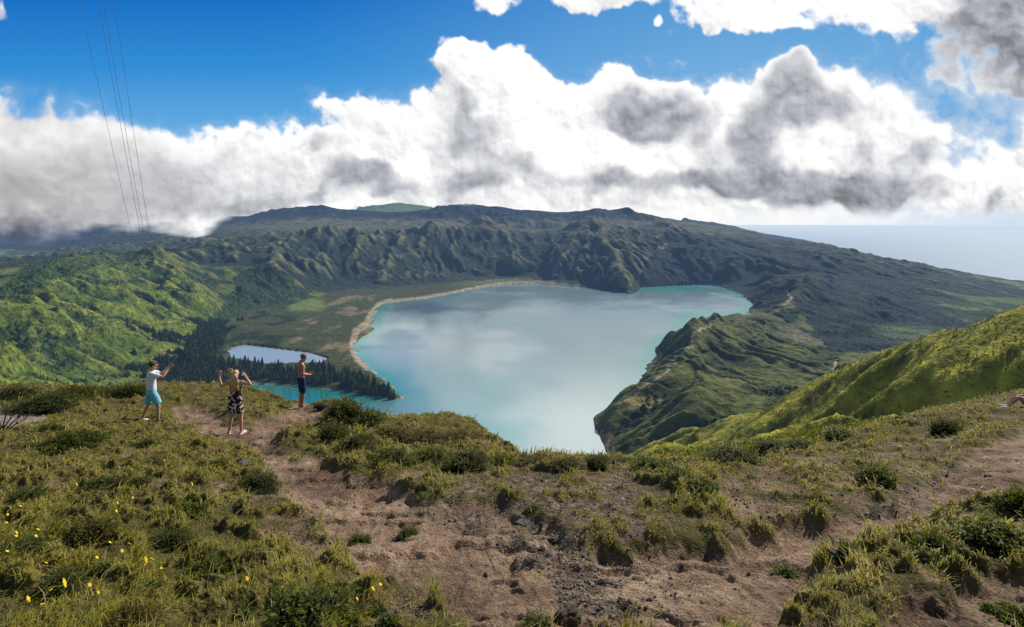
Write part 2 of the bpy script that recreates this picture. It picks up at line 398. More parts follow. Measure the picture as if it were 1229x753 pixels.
for k_, w_ in ((3,.8),(6,1),(10,1.2),(15,1.3),(22,1.3),(31,1.2),(42,1),(56,.7)):
    shd += w_*shift(T2, k_*.62, -k_*.78); tw += w_
shd = (shd/tw).ravel()
loc = np.zeros_like(T2)
for k_ in (2,4,7): loc += shift(T2, k_*.62, -k_*.78)-T2
loc = loc.ravel()                                         # small-scale relief: positive in the lee of a billow
GREY = [(548,118,20,42,.45),(575,165,34,30,.45),(640,202,44,14,.45),(722,214,36,14,.75),(560,216,36,14,.5),
 (765,122,42,20,.62),(755,145,38,16,.85),(800,148,32,28,.55),(830,180,34,34,.5),(820,215,60,12,.45),(938,105,26,34,.62),(975,125,32,36,.75),(905,150,42,38,.50),(925,190,40,34,.62),(965,212,60,18,.8),(1012,226,54,17,.95),(1040,235,40,12,.9),(1072,214,16,16,.45),(870,228,80,12,.55),(1022,135,20,26,.5),(1040,190,14,22,.3),
 (1205,20,50,52,.8),(1240,60,50,50,.8),(1150,45,40,34,.5),(1300,40,90,90,.8),(1120,80,30,24,.5),(1200,252,18,20,.55),(1140,225,40,12,.35),(1102,259,16,6,.55),(1105,190,24,24,.4),(880,40,20,12,.4),
 (385,165,24,14,.4),(410,205,30,20,.40),(330,195,26,20,.34),(450,205,28,16,.5),(385,228,50,12,.45),(480,225,50,12,.45),(300,165,16,10,.3),(268,180,16,18,.3),(210,215,70,40,.34),(90,215,110,40,.36),(0,225,110,40,.45),(-150,230,120,50,.4),(290,245,60,14,.4),(150,255,90,14,.36),(20,272,70,14,.95),(-60,276,110,20,.95)]
WHITE = [(965,178,38,28,.85),(950,192,34,17,.6),(810,190,42,18,.8),(640,120,50,40,.6),(590,90,40,20,.6),(868,160,12,34,.6),(1060,40,40,40,.7),(900,15,60,24,.8),(980,15,60,24,.8),(680,185,50,30,.6),(740,185,50,16,.6),(500,190,26,36,.6),(430,185,20,14,.5),(390,250,60,8,.5),(335,170,20,10,.5),(1190,215,40,20,.5)]
mo = fbm(u/44, v/34, 241, 4, .5)
grey = sfield(GREY, wx*1.25, wy*1.25, .9); white = sfield(WHITE, wx*1.2, wy*1.2, .9)
gcore = smooth(.06, .90, grey*1.32+(mo*.45+bil*.60+fine*.12)*smooth(.03,.35,grey)-white*.7)*smooth(.05, .34, den)
back = np.exp(-shd*(1.25-1.0*white))                      # light left after crossing the cloud from the sun side
lum = .63+.48*back-.70*np.clip(loc*.55, -.22, .8)+.22*(bil-.1)
lum = np.minimum(lum+.16*white, 1.05)
lum = lum*(1-gcore)+gcore*(.23+.24*back+.16*mo+.36*bil-.42*np.clip(loc*.5, -.3, .8)-.04*smooth(190, 240, v))
lb = soft_l
lum = lum*(1-lb*.8)+lb*.8*(.74+.30*bil+.18*mo+.06*fl1-.24*gcore+.12*smooth(.3,.0,den)-.07*smooth(215,265,v)+.10*smooth(60,240,u)-.12*np.clip(loc*.4,-.3,.8))
darkbase = smooth(258, 290, v+fine*10)*smooth(150, 20, u)
lum = lum*(1-darkbase*.70)
lum = np.clip(lum, .10, 1.05)
tint = np.ones((len(u), 3), np.float32)
cw = np.clip((.9-lum)/.5, 0, 1)[:, None]
tint = tint*(1-cw)+cw*(np.array([.93,.965,1.07])*(1-soft_l[:,None])+np.array([.985,.98,1.02])*soft_l[:,None])
tint = tint*(1-darkbase[:,None])+darkbase[:,None]*np.array([.78,.92,1.30])
ccol = lum[:, None]*tint
wisp = smooth(.12, .55, fbm(u/80+fbm(u/40,v/40,220,3)*.8, v/30, 221, 6, .62)-smooth(100, 0, v)*.08)*smooth(640, 950, u)*smooth(210, 60, v)*.55
h = np.clip(v/268, -.8, 1.1); hk = [-.8,0,.3,.6,.85,1.05]
bl = np.stack([np.interp(h, hk, [.006,.010,.034,.13,.42,.62]), np.interp(h, hk, [.10,.165,.27,.42,.62,.74]), np.interp(h, hk, [.42,.56,.67,.77,.86,.90])], 1)
br_ = np.stack([np.interp(h, hk, [.05,.10,.17,.22,.36,.50]), np.interp(h, hk, [.24,.34,.42,.46,.58,.68]), np.interp(h, hk, [.55,.68,.74,.76,.80,.86])], 1)
rt = smooth(300, 950, u)[:, None]; blue = bl*(1-rt)+br_*rt
blue = blue+(.92-blue)*wisp[:, None]*.8
halo = smooth(-.20, .02, den)[:, None]*(.10+.25*smooth(500,900,u)[:,None])*smooth(100,200,v+60)[:, None]; blue = blue+(.85-blue)*halo
skyc = blue*(1-alpha[:, None])+ccol*alpha[:, None]
hz = smooth(240, 264, v+fine*7)*smooth(520, 680, u)
hcol = np.stack([np.interp(u, [0,880,980,1080,1230], [1,1,.95,.82,.66]), np.interp(u, [0,880,980,1080,1230], [1,1,.97,.88,.75]), np.interp(u, [0,880,980,1080,1230], [1,1,.99,.95,.87])], 1)
skyc = skyc*(1-hz[:, None]*.8)+hcol*hz[:, None]*.8
skyc = np.clip(skyc, 0, 1.08)
d = np.stack([(u-CX)/F, np.ones(u.shape), (CY-v)/F], 1); d /= np.linalg.norm(d, axis=1)[:, None]
me = np_mesh('sky', d*200000.+np.array([0,0,EYE]), grid_quads(len(gu), len(gv)))
add_col(me, 'tint', skyc)
t = NT('sky_clouds'); e = t.n('ShaderNodeEmission'); t.l(t.attr('tint').outputs['Color'], e.inputs[0]); e.inputs[1].default_value = 1.0
t.m.cycles.emission_sampling = 'NONE'
tag(link('sky', me, t.done(e.outputs[0])), kind='structure')
# ---------------------------------------------------------------- polar sheet of land seen from the ridge
NA, NR = 1350, 1500
tt = np.linspace(-1, 1, NA); az = np.arctan(tt*1.55)*1.02
kr = np.linspace(0, 1, 4000); rr = 30*(12500/30)**kr
wgt = 1+2.2*smooth(500, 900, rr)*smooth(6900, 5400, rr); cum = np.cumsum(wgt); cum = (cum-cum[0])/(cum[-1]-cum[0])
rad = np.interp(np.linspace(0, 1, NR), cum, rr)
AZ, RD = np.meshgrid(az, rad, indexing='ij')
x = (RD*np.sin(AZ)).ravel(); y = (RD*np.cos(AZ)).ravel(); r = RD.ravel()
z = land(x, y)
fr = cubic(free, FC, x, y, FX0, FY0); fr = np.where((x > FX0)&(x < FX1)&(y > FY0)&(y < FY1), np.clip(fr, 0, 1), 1)
nearw = smooth(900, 400, r)
dens = cubic(wet_f, FC, x, y, FX0, FY0)
rib = np.clip(dens/8., -1, 1)
# medium relief and scrub lumps, sized for the distance they are seen from
z = z + fr*(fbm(x/70, y/70, 21, 4)*4.0*smooth(250, 900, r))
z = z + smooth(60, 160, r)*nearw*(fbm(x/38, y/38, 33, 4)*2.2 + (billow((x+y*.5)/16., (y-x*.3)/7., 35, 4)-.4)*1.5 + (billow(x/3.2, y/3.2, 36, 3)-.4)*.42)
# stepped sheep-track ripples on the near hill
ppx, ppy = to_px(x, y, z)
c1, v1 = cells(x/11., y/11., 5); c2, v2 = cells(x/4.2, y/4.2, 8)
scrubn = fbm(x/160, y/160, 41, 4)
trees = smooth(.0, .25, scrubn-rib*.55+.12)                        # where woods and tall scrub stand
wj = fbm(x/45, y/45, 61, 3)*9; wk = fbm(x/45, y/45, 62, 3)*9
jx, jy = ppx+wj*.6, ppy+wk*.4
def pm(poly, y0=0, y1=1e9): return in_poly(jx, jy, poly) & (y > y0) & (y < y1)
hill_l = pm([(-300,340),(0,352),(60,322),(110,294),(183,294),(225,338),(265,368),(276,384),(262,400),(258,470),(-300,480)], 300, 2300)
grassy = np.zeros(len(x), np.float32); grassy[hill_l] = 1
trees = np.where(hill_l, smooth(.05, .3, scrubn*.7-rib*.75-.02+smooth(410, 470, ppy)*smooth(140, 230, ppx)*.6), trees)
hill_top = pm([(-300,330),(0,348),(30,320),(110,290),(185,294),(196,314),(120,320),(70,334),(20,354),(-300,372)], 700, 2600)
trees = np.where(hill_top, np.maximum(trees, .55+.45*smooth(-.2,.3,scrubn)), trees)
shaded_wood = pm([(236,398),(262,374),(284,352),(282,330),(300,322),(330,322),(352,330),(352,372),(300,378),(276,398),(262,418),(255,470),(190,470),(215,430)], 900, 2900)  # woods plus the valley's shade, painted in one dark wood colour
trees = np.where(shaded_wood, 1., trees)
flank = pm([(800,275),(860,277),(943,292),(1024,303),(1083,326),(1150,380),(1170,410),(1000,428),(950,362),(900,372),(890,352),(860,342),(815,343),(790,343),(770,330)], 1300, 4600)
hill_r = (x > 60)&(r < 720)&(ppx > 700)
pen = pm([(700,490),(780,400),(815,368),(870,372),(925,372),(1010,428),(1000,450),(900,475),(850,500),(730,560),(690,520)], 700, 2100)
trees = np.where(pen, smooth(.05, .5, -rib*.7+scrubn*.4), trees)  # denser scrub in the peninsula's gullies also paints their shade
spk = hill_l*(v2 > .52)*smooth(.55,.30,c2)*.9
z = z + fr*trees*smooth(300, 700, r)*np.where(r < 2600, 1, .6)*(np.maximum(0, .62-c1)*11*(.5+v1)) + fr*(1-trees)*smooth(150, 400, r)*np.maximum(0, .55-c2)*2.0*(v2 > .45)*smooth(2500, 1500, r)
def ribs(dx, dy, along, across, seed):
    q = fbm(x/190, y/190, seed, 3)*70
    a_ = (x*dx+y*dy)/along; c_ = (-x*dy+y*dx+q)/across
    return 1-np.abs(perlin(c_, a_, seed+1))*2.4+.45*(1-np.abs(perlin(c_*2.3, a_*1.8, seed+2))*2.4)-.55
rbp = ribs(.20, -.98, 360, 44, 401); rbl = ribs(.67, -.75, 520, 120, 411); rbw = ribs(.12, -.99, 480, 105, 421)
wallm = ((y > 2700)&(z > 25))*smooth(4000, 3600, y)*(1-.5*smooth(900, 1500, x))
hl_f = hill_l.astype(np.float32); pen_f = pen.astype(np.float32)
rb_all = hl_f*rbl+pen_f*rbp+np.where(hill_l|pen, 0, wallm*rbw)
z = z + fr*(pen_f*rbp*6.5*smooth(4, 20, z)*smooth(150, 300, x)+hl_f*rbl*9.*smooth(15, 60, z)+np.where(hill_l|pen, 0, wallm*rbw*19.*smooth(25, 70, z)))
rib = np.clip(rib+rb_all*.55, -1, 1)
# ---- albedo
def C(*c): return np.array(c, np.float32)
def lerp(a, b, t):
    t = np.clip(t, 0, 1)
    return a+(b-a)*(t[:, None] if np.ndim(t) else t)
g1 = fbm(x/90, y/90, 51, 5); g2 = fbm(x/14, y/14, 52, 3)
base = lerp(C(.060,.085,.022)[None], C(.115,.135,.03)[None], .5+g1*1.0)        # rough mountain grass
base = lerp(base, C(.150,.135,.055)[None], smooth(.1, .5, g2+rib*.5)*.45)
wood = lerp(C(.014,.030,.011)[None], C(.035,.062,.020)[None], v1*1.1-.05+g2*.4)
col = lerp(base, wood, trees)
# lit hill: yellow-green; peninsula: olive; shade painted into gullies, light onto ribs
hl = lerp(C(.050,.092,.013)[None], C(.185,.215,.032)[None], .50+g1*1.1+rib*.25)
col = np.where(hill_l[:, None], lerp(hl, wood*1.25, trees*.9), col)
col = lerp(col, wood*.9, spk)
pe = lerp(C(.028,.045,.012)[None], C(.125,.135,.036)[None], .45+g1+rib*.35)
col = np.where(pen[:, None], lerp(pe, C(.02,.032,.014)[None], trees*.8), col)
hr = lerp(C(.12,.135,.016)[None], C(.33,.31,.038)[None], .55+g1*.8+g2*.5)
patch = smooth(.10, .30, fbm((x+y*.5)/40, (y-x*.3)/17, 71, 5)+.02)
hr = lerp(hr, C(.028,.036,.012)[None], patch*.75)
hr = lerp(hr, C(.25,.22,.075)[None], smooth(1.2, .2, np.abs(fbm(x/55,y/55,77,3))*9)*.25)
col = np.where(hill_r[:, None], hr, col)
# crater wall: rock ribs with painted highlights, scrub darkened to stand for cloud shadow
wall = (y > 2500)&(y < 4600)
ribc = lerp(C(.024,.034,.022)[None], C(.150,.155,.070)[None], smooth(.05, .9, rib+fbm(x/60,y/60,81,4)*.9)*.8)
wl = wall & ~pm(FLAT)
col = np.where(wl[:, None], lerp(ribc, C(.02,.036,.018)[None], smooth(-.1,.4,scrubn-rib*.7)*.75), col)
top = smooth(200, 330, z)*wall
col = lerp(col, C(.145,.145,.085)[None], top*smooth(-.25,.35,g1+.25)*.75)  # sunlit strip painted along the wall crest
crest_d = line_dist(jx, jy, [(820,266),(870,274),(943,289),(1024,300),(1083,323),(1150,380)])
flc = lerp(C(.008,.018,.014)[None], C(.034,.046,.024)[None], smooth(.1,.6,rib+g1*1.0)*.8)  # cloud shade painted into the flank as a near-black slope colour
flc = lerp(flc, C(.10,.115,.055)[None], smooth(16, 2, crest_d)*smooth(-.25,.3,g1)*.7)  # paler lit band painted along the flank's crest
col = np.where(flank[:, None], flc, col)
dw = shaded_wood*smooth(-.35, .05, fbm(x/60, y/60, 93, 4)); col = lerp(col, wood*.95, dw)
plat = smooth(3750, 3950, y)*smooth(4750, 4450, y)*smooth(-2300, -1500, x)*smooth(1900, 1300, x)
col = lerp(col, lerp(C(.065,.075,.045)[None], C(.17,.17,.11)[None], .5+g1*1.2), plat*.45)
far = smooth(4450, 4800, y)
farc = lerp(C(.010,.020,.024)[None], C(.032,.044,.040)[None], smooth(-.1, .45, g1))  # bluish haze of distance painted into the far ridge colour
col = lerp(col, farc, far)
fieldn, fieldv = cells(x/330, y/260, 13)
coast = (z < 20)&(r > 3600)&(x > 0)
fc = lerp(C(.03,.055,.025)[None], C(.16,.20,.07)[None], fieldv)
col = np.where(coast[:, None], lerp(fc, C(.02,.035,.02)[None], smooth(.0,.3,g1)), col)
farl = (r > 3600)&(x < 0)&(ppx < 60)&(z < 120)
col = np.where(farl[:, None], lerp(fc, C(.03,.05,.03)[None], smooth(-.1,.3,g1)), col)
hr2 = (y > 6000)&(ppx > 420)&(ppx < 530); col = np.where(hr2[:, None], C(.10,.15,.06)[None]*(1+.5*g1[:, None]), col)
# flats beside the lake
fl = pm(FLAT, 900, 3400)
tan_ = smooth(.05, .3, fbm(x/75, y/190, 91, 4))
fcol = lerp(C(.050,.062,.022)[None], C(.19,.15,.085)[None], tan_*.8*smooth(440, 428, ppy)*smooth(330, 360, ppx)*smooth(470, 440, ppx))
fcol = lerp(fcol, C(.012,.022,.009)[None], smooth(.0, .25, fbm(x/80, y/150, 95, 4)-.05)*smooth(360,350,ppx)*.9)
fcol = lerp(fcol, C(.12,.17,.035)[None], smooth(340, 352, ppx)*smooth(395, 380, ppx)*smooth(376, 370, ppy)*smooth(357,362,ppy))
fcol = lerp(fcol, C(.13,.17,.05)[None], smooth(520, 590, ppx)*smooth(348, 340, ppy)*(.6+.6*g1))
col = np.where(fl[:, None], fcol, col)
# sand along the western shore, the spit and trails
sand = C(.33,.27,.19)[None]
def band(pts, w0, y0=700, y1=3600): return smooth(w0, w0*.45, line_dist(jx*.35+ppx*.65, jy*.35+ppy*.65, pts))*(y > y0)*(y < y1)
beach = band([(441,441),(430,432),(424,420),(424,408),(427,399),(440,388),(446,378),(455,367),(469,362)], 5.5)
beach = np.maximum(beach, band([(469,362),(504,358.5),(540,352.5),(562,348)], 3.2)); beach = np.maximum(beach, band([(562,348),(586,342.5),(614,339.8),(642,339.6),(676,342.6),(702,345)], 2.6))
beach = np.maximum(beach, band([(300,461.5),(345,465),(395,470),(430,477),(470,481),(488,481)], 5))
beach = np.maximum(beach, band([(441,441),(458,452),(474,465),(488,481)], 2.6))
beach = np.maximum(beach, band([(840,342.5),(862,342.5)], 1.6)*.8)
col = lerp(col, sand*(.85+.5*g2[:, None]), beach)
trail = band([(852,372),(846,380),(853,390),(846,395),(832,401),(829,412),(832,418)], 1.6)
trail = np.maximum(trail, band([(829,416),(806,437),(790,448),(774,463),(764,472),(761,482)], 1.7)*.75)
trail = np.maximum(trail, band([(1004,436),(1001,444)], 2.4, 900, 1800)); trail = np.maximum(trail, band([(944,350),(950,358),(938,368)], 1.6)*.8)
trail = np.maximum(trail, band([(786,239+62),(800,296),(806,303)], 1.3)*.5)
col = lerp(col, C(.42,.35,.24)[None], trail*.9)
meadow = pm([(732,486),(745,477),(770,477),(795,481),(783,489),(745,492)], 750, 1200); col = np.where(meadow[:, None], lerp(C(.16,.16,.05)[None], C(.2,.17,.07)[None], .5+g2), col)
valley = smooth(1, .3, np.hypot((ppx-1090)/60, (ppy-400)/16))*(y > 1500)*(y < 2600)
col = lerp(col, lerp(C(.04,.07,.03)[None], C(.12,.16,.05)[None], fieldv), valley*.8)
rocky = smooth(14, 3, z)*(y > 700)*smooth(2., 6., np.abs(z)+3)*(pen)*(z < 9)
col = lerp(col, C(.17,.15,.11)[None]*(.7+g2[:, None]), rocky*.8)
col = np.clip(col*(1+.35*g2[:, None]), .004, .6)
T_X, T_Y, T_Z, T_R, T_PPX, T_PPY = x, y, z, r, ppx, ppy
# under the foreground sheet
z = z - 2.5*smooth(75, 50, r)
me = np_mesh('terrain', np.stack([x, y, z], 1), grid_quads(NA, NR)[:, ::-1])
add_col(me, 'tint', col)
# low cloud painted on the far left ridge: share of surface given glowing sky colour
fogn = fbm(ppx/70, ppy/26, 101, 5)
base_line = np.interp(ppx, [-400,0,60,110,150,190,235,262,300,330], [293,289,285,279,276,277,281,264,250,235])
fog_paint = smooth(-7, 7, base_line-ppy+fogn*16)*(y > 3600)
add_val(me, 'cloud_paint', fog_paint)
si = np.clip(np.searchsorted(gu, ppx), 0, len(gu)-1); sj = np.clip(np.searchsorted(gv, np.minimum(ppy, 300)), 0, len(gv)-1)
add_col(me, 'fog_tint', skyc.reshape(len(gu), len(gv), 3)[si, sj])
t = NT('terrain_ground')
co = t.attr('tint').outputs['Color']; P = t.pos()
nz = t.noise(P, .09, 6, .65); nz2 = t.noise(P, .012, 5, .6)
co = t.mix(t.ramp(nz, .3, .72, 0, 1), t.mix(1., co, (.42,.46,.5,1), 'MULTIPLY'), t.mix(1., co, (1.5,1.45,1.3,1), 'MULTIPLY'))
b = t.bump(nz, .9, 7.); b = t.bump(nz2, .5, 25., b)
sh = t.principled(co, .95, b, .08)
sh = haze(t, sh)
tr = t.n('ShaderNodeEmission'); t.l(t.attr('fog_tint').outputs['Color'], tr.inputs[0]); mx = t.n('ShaderNodeMixShader')
t.l(t.attr('cloud_paint').outputs['Fac'], mx.inputs[0]); t.l(sh, mx.inputs[1]); t.l(tr.outputs[0], mx.inputs[2])
M_TERRAIN = t.done(mx.outputs[0])
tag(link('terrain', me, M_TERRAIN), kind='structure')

# ---------------------------------------------------------------- lake, pond, sea
lx = np.arange(-1500, 1850, 16.); ly = np.arange(560, 3300, 16.)
LX, LY = np.meshgrid(lx, ly, indexing='ij'); px_, py_ = to_px(LX.ravel(), LY.ravel(), np.zeros(LX.size))
shore_n = resample(blur(lakem, 60), FC, LX.ravel(), LY.ravel(), FX0, FY0)
inl = resample(blur(lakem, 60), FC, LX.ravel(), LY.ravel(), FX0, FY0)
shal = smooth(1., .5, shore_n)
shal = np.maximum(shal*.85, smooth(1.0, .0, np.hypot((px_-800)/120, (py_-346)/9)))
bay = smooth(560, 380, px_)*smooth(440, 480, py_)
lq = grid_quads(len(lx), len(ly))[:, ::-1]; lq = lq[(shore_n[lq] > .02).any(1)]
me = np_mesh('lake', np.stack([LX.ravel(), LY.ravel(), np.zeros(LX.size)], 1), lq)
dep = lerp(C(.17,.245,.255)[None], C(.03,.24,.19)[None], shal*.9)
dep = lerp(dep, C(.004,.115,.10)[None], bay)
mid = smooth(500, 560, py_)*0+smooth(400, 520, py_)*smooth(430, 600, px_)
dep = lerp(dep, lerp(C(.19,.36,.36)[None], C(.46,.53,.52)[None], smooth(560, 700, px_+fbm(LX.ravel()/120, LY.ravel()/200, 133, 4)*90)), mid*.9)  # pale tint on the right paints sun glints into the water colour
dep = lerp(dep, C(.02,.05,.09)[None], smooth(1, .2, np.hypot((px_-505)/60, (py_-370)/14))*.7)  # dark blue reflection painted into the water as a patch
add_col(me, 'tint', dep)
wn = fbm(LX.ravel()/260, LY.ravel()/420, 131, 4); add_val(me, 'wind', np.clip(.05+.36*smooth(560, 700, px_+wn*60)*smooth(346, 400, py_)+.10*smooth(.05,.3,wn), .04, .5))
t = NT('lake_water')
P = t.pos(); w1 = t.noise(P, .09, 5, .6); w2 = t.noise(P, .006, 4, .6)
b = t.bump(w1, .10, .8); b = t.bump(t.noise(P, .16, 4, .7), .16, .7, b); bn = b.node; t.l(t.math('MULTIPLY_ADD', t.attr('wind').outputs['Fac'], 1.6, .06), bn.inputs['Strength'])
rough = t.math('ADD', t.attr('wind').outputs['Fac'], t.ramp(w2, .40, .62, 0., .10)); w3 = t.noise(P, .35, 3, .7)
p = t.n('ShaderNodeBsdfPrincipled'); t.l(t.attr('tint').outputs['Color'], p.inputs['Base Color']); t.l(rough, p.inputs['Roughness']); p.inputs['IOR'].default_value = 1.42
t.l(b, p.inputs['Normal'])
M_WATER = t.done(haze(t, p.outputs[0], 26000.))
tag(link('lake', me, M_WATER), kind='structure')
V = [(a, b, 2.6) for a, b in pond_xy]
bm = bmesh.new(); vs = [bm.verts.new(v) for v in [((p[0]-np.mean([q[0] for q in pond_xy]))*1.25+np.mean([q[0] for q in pond_xy]), (p[1]-np.mean([q[1] for q in pond_xy]))*1.25+np.mean([q[1] for q in pond_xy]), 2.6) for p in pond_xy]]
bm.faces.new(vs); bm.normal_update()
if bm.faces[:][0].normal.z < 0: bmesh.ops.reverse_faces(bm, faces=bm.faces[:])
me = bpy.data.meshes.new('pond'); bm.to_mesh(me); bm.free()
t = NT('pond_water'); P = t.pos()
p = t.n('ShaderNodeBsdfPrincipled'); p.inputs['Base Color'].default_value = (.24,.28,.34,1); p.inputs['Roughness'].default_value = .12; p.inputs['IOR'].default_value = 1.33
t.l(t.bump(t.noise(P, .05, 4, .6), .2, .6), p.inputs['Normal'])
tag(link('pond', me, t.done(p.outputs[0])), kind='structure')
sr = np.concatenate([np.linspace(500, 12000, 24), np.geomspace(13000, 300000, 40)]); sa = np.linspace(-R_(115), R_(115), 160)
A, B = np.meshgrid(sa, sr, indexing='ij')
me = np_mesh('sea', np.stack([(B*np.sin(A)).ravel(), (B*np.cos(A)).ravel(), np.full(A.size, SEA_Z)], 1), grid_quads(len(sa), len(sr))[:, ::-1])
t = NT('sea_water'); P = t.pos()
p = t.n('ShaderNodeBsdfPrincipled'); p.inputs['Base Color'].default_value = (.05,.13,.23,1); p.inputs['Roughness'].default_value = .6; p.inputs['Specular IOR Level'].default_value = .12; p.inputs['IOR'].default_value = 1.33
t.l(t.bump(t.noise(P, .004, 5, .6), .4, 15.), p.inputs['Normal'])
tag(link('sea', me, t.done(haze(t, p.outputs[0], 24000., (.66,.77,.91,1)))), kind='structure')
# ================================================================ FOREGROUND RIDGE
GP = [(0,753,4),(300,753,4),(614,753,4),(900,753,4),(1229,753,4.1),(-300,700,4.9),(1500,690,5.2),
 (-250,470,27),(0,464,28),(100,468,28),(200,463,27),(250,466,26),(300,473,25),(345,486,23),(385,486,22.5),(402,480,21),(430,495,19.5),(460,512,18.5),(490,517,20),(540,513,21),(580,526,18),(625,549,13.5),(680,553,12.5),(740,552,12.5),(800,559,13),(850,556,14),(900,550,15),(950,545,16),(1000,539,17),(1050,530,18),(1100,522,19),(1150,509,20),(1229,495,21),(1450,466,24),
 (282,521,15),(185,504,19),(362,489,22),(0,520,14),(60,560,10.2),(0,620,7.3),(150,620,7.2),(300,620,7.3),(400,560,10.3),(500,600,8),(500,700,5),(700,600,8),(700,680,5.4),(850,650,6.2),(1000,600,8.2),(1229,590,8.9),(1100,560,10.8),(1229,534,14),(1229,680,5.7),(1000,700,5.1),(450,540,13.5),(330,525,14.8)]
gp = np.array([W(*p) for p in GP]); gp = np.vstack([gp, [[0,0,EYE-1.7],[-6,-4,EYE-1.2],[6,-4,EYE-1.1],[0,-8,EYE],[-20,3,EYE-2.2],[20,3,EYE-1.6]]])
dev = gp[:,2]-(EYE-1.7-.232*gp[:,1])
def tps(d2): return np.where(d2 > 1e-9, d2*np.log(np.maximum(d2, 1e-9)), 0)
n = len(gp); A_ = np.zeros((n+3, n+3)); d2 = ((gp[:,None,:2]-gp[None,:,:2])**2).sum(-1)
A_[:n,:n] = tps(d2)+np.eye(n)*.6; A_[:n,n] = 1; A_[:n,n+1:] = gp[:,:2]; A_[n,:n] = 1; A_[n+1:,:n] = gp[:,:2].T
coef = np.linalg.solve(A_, np.concatenate([dev, [0,0,0]]))
def base_z(x, y):
    s = coef[n]+coef[n+1]*x+coef[n+2]*y
    for k in range(n): s = s+coef[k]*tps((x-gp[k,0])**2+(y-gp[k,1])**2)
    return EYE-1.7-.232*y+s
EDGE = np.array([(-900,30),(0,29.5),(150,29),(250,27.5),(300,26.5),(345,24),(395,23),(420,21),(445,19.6),(470,19.6),(500,21),(545,22),(580,19),(625,14.2),(680,13.2),(740,13.2),(800,13.6),(850,14.6),(900,15.8),(950,17),(1000,18.5),(1050,20),(1100,22),(1150,24),(1229,27),(1600,34)])
NA2, NR2 = 1000, 760
tt = np.linspace(-1, 1, NA2); az = np.arctan(tt*1.35)*1.04
rad = 1.2*(62/1.2)**np.linspace(0, 1, NR2)
AZ, RD = np.meshgrid(az, rad, indexing='ij')
x = (RD*np.sin(AZ)).ravel(); y = (RD*np.cos(AZ)).ravel()
cz = base_z(np.linspace(0,1,2), np.linspace(0,1,2))
# the smooth base is worked out on a coarser sheet and interpolated
bx_, by_ = np.arange(-70, 70.1, .5), np.arange(-2, 64.1, .5)
BX, BY = np.meshgrid(bx_, by_); BZ = base_z(BX.ravel(), BY.ravel()).reshape(BX.shape)
zb = cubic(BZ, .5, x, y, -70., -2.)
ppx, ppy = to_px(x, y, zb)
wj = fbm(x/.9, y/.9, 301, 4); wk = fbm(x/.9, y/.9, 302, 4); w2 = fbm(x/.22, y/.22, 303, 3)
sc_ = np.clip(8./np.maximum(y, 1), .25, 2.2)
jx = ppx+wj*34*sc_+w2*12*sc_; jy = ppy+(wk*20+w2*9)*sc_
DIRT = [(205,488),(240,484),(262,497),(300,505),(332,500),(345,487),(362,481),(395,484),(385,500),(360,500),(340,514),(332,526),(345,540),(385,545),(420,560),(470,575),(520,588),(570,588),(620,600),(690,632),(760,645),(840,640),(900,632),(960,618),(1010,606),(1060,592),(1100,575),(1130,552),(1160,538),(1260,512),(1260,606),(1190,592),(1140,604),(1090,622),(1060,642),(1000,652),(985,680),(960,700),(930,730),(900,780),(560,780),(540,725),(480,695),(430,672),(400,645),(380,612),(350,602),(335,572),(310,547),(280,532),(240,516),(215,506)]
DIRT2 = [(1260,655),(1165,680),(1095,705),(1040,745),(1050,790),(1260,790)]
SLAB = [(0,494),(40,495),(64,498),(40,514),(6,516),(-40,510)]
GRAV = [(505,592),(560,572),(620,560),(730,565),(800,580),(840,600),(790,625),(770,650),(820,668),(830,692),(740,705),(690,694),(655,655),(600,640),(560,625)]
GRAV2 = [(985,612),(1060,590),(1100,565),(1150,540),(1170,548),(1130,575),(1090,600),(1040,620),(985,630)]
GRAV4 = [(860,600),(880,572),(930,560),(960,548),(1040,540),(1100,528),(1160,528),(1130,555),(1060,585),(1000,608),(930,620),(860,622)]
GRAV3 = [(300,560),(345,565),(400,650),(450,690),(520,720),(500,753),(430,753),(330,650),(250,575)]
di = (in_poly(jx, jy, DIRT)|in_poly(jx, jy, DIRT2)).astype(np.float32).reshape(NA2, NR2)
sl = in_poly(ppx+w2*8, ppy+w2*4, SLAB).astype(np.float32)
gr = (in_poly(jx, jy, GRAV)|in_poly(jx, jy, GRAV2)).astype(np.float32).reshape(NA2, NR2)
gr3 = (in_poly(jx, jy, GRAV3)|in_poly(jx, jy, GRAV4)).astype(np.float32).reshape(NA2, NR2)
dirt = blur(di, 3).ravel(); dsoft = blur(di, 40).ravel(); grav = blur(gr, 5).ravel()*smooth(-.25, .15, wj+w2*.6)
thin = blur(gr3, 12).ravel()*smooth(-.22, .12, wk+w2*.5)
bare = np.clip(np.maximum(np.maximum(dirt, grav*.9), np.maximum(thin*.75, sl)), 0, 1)
scuff = smooth(.16, .42, fbm(x/1.15, y/1.15, 307, 4)+smooth(420, 700, ppx)*.10-.06)*.8; bare = np.maximum(bare, scuff)
tus = billow(x/.75, y/.75, 311, 4, .55)                             # grass hummocks
hum = fbm(x/2.6, y/2.6, 315, 4)
tuft = np.clip((tus-.30)*1.7+hum*.35, 0, 1)
bsm = blur(bare.reshape(NA2, NR2), 14).ravel()
z = zb + (1-bsm)*(tuft*.15*(1-bsm)+hum*.16) - dsoft*.16 - bsm*.05
rut = fbm(x/.55+wj*.5, y/.95, 321, 5); cl = cells(x/.42+w2*.3, y/.42, 322)
z = z - bare*.016*smooth(.0, .5, 1-np.abs(fbm(x/.55+y*.16, y/2.6, 351, 4))*5)
z = z + bare*(rut*.036 + fbm(x/.14, y/.14, 323, 4)*.022) + grav*(fbm(x/.05, y/.05, 324, 3)*.014)
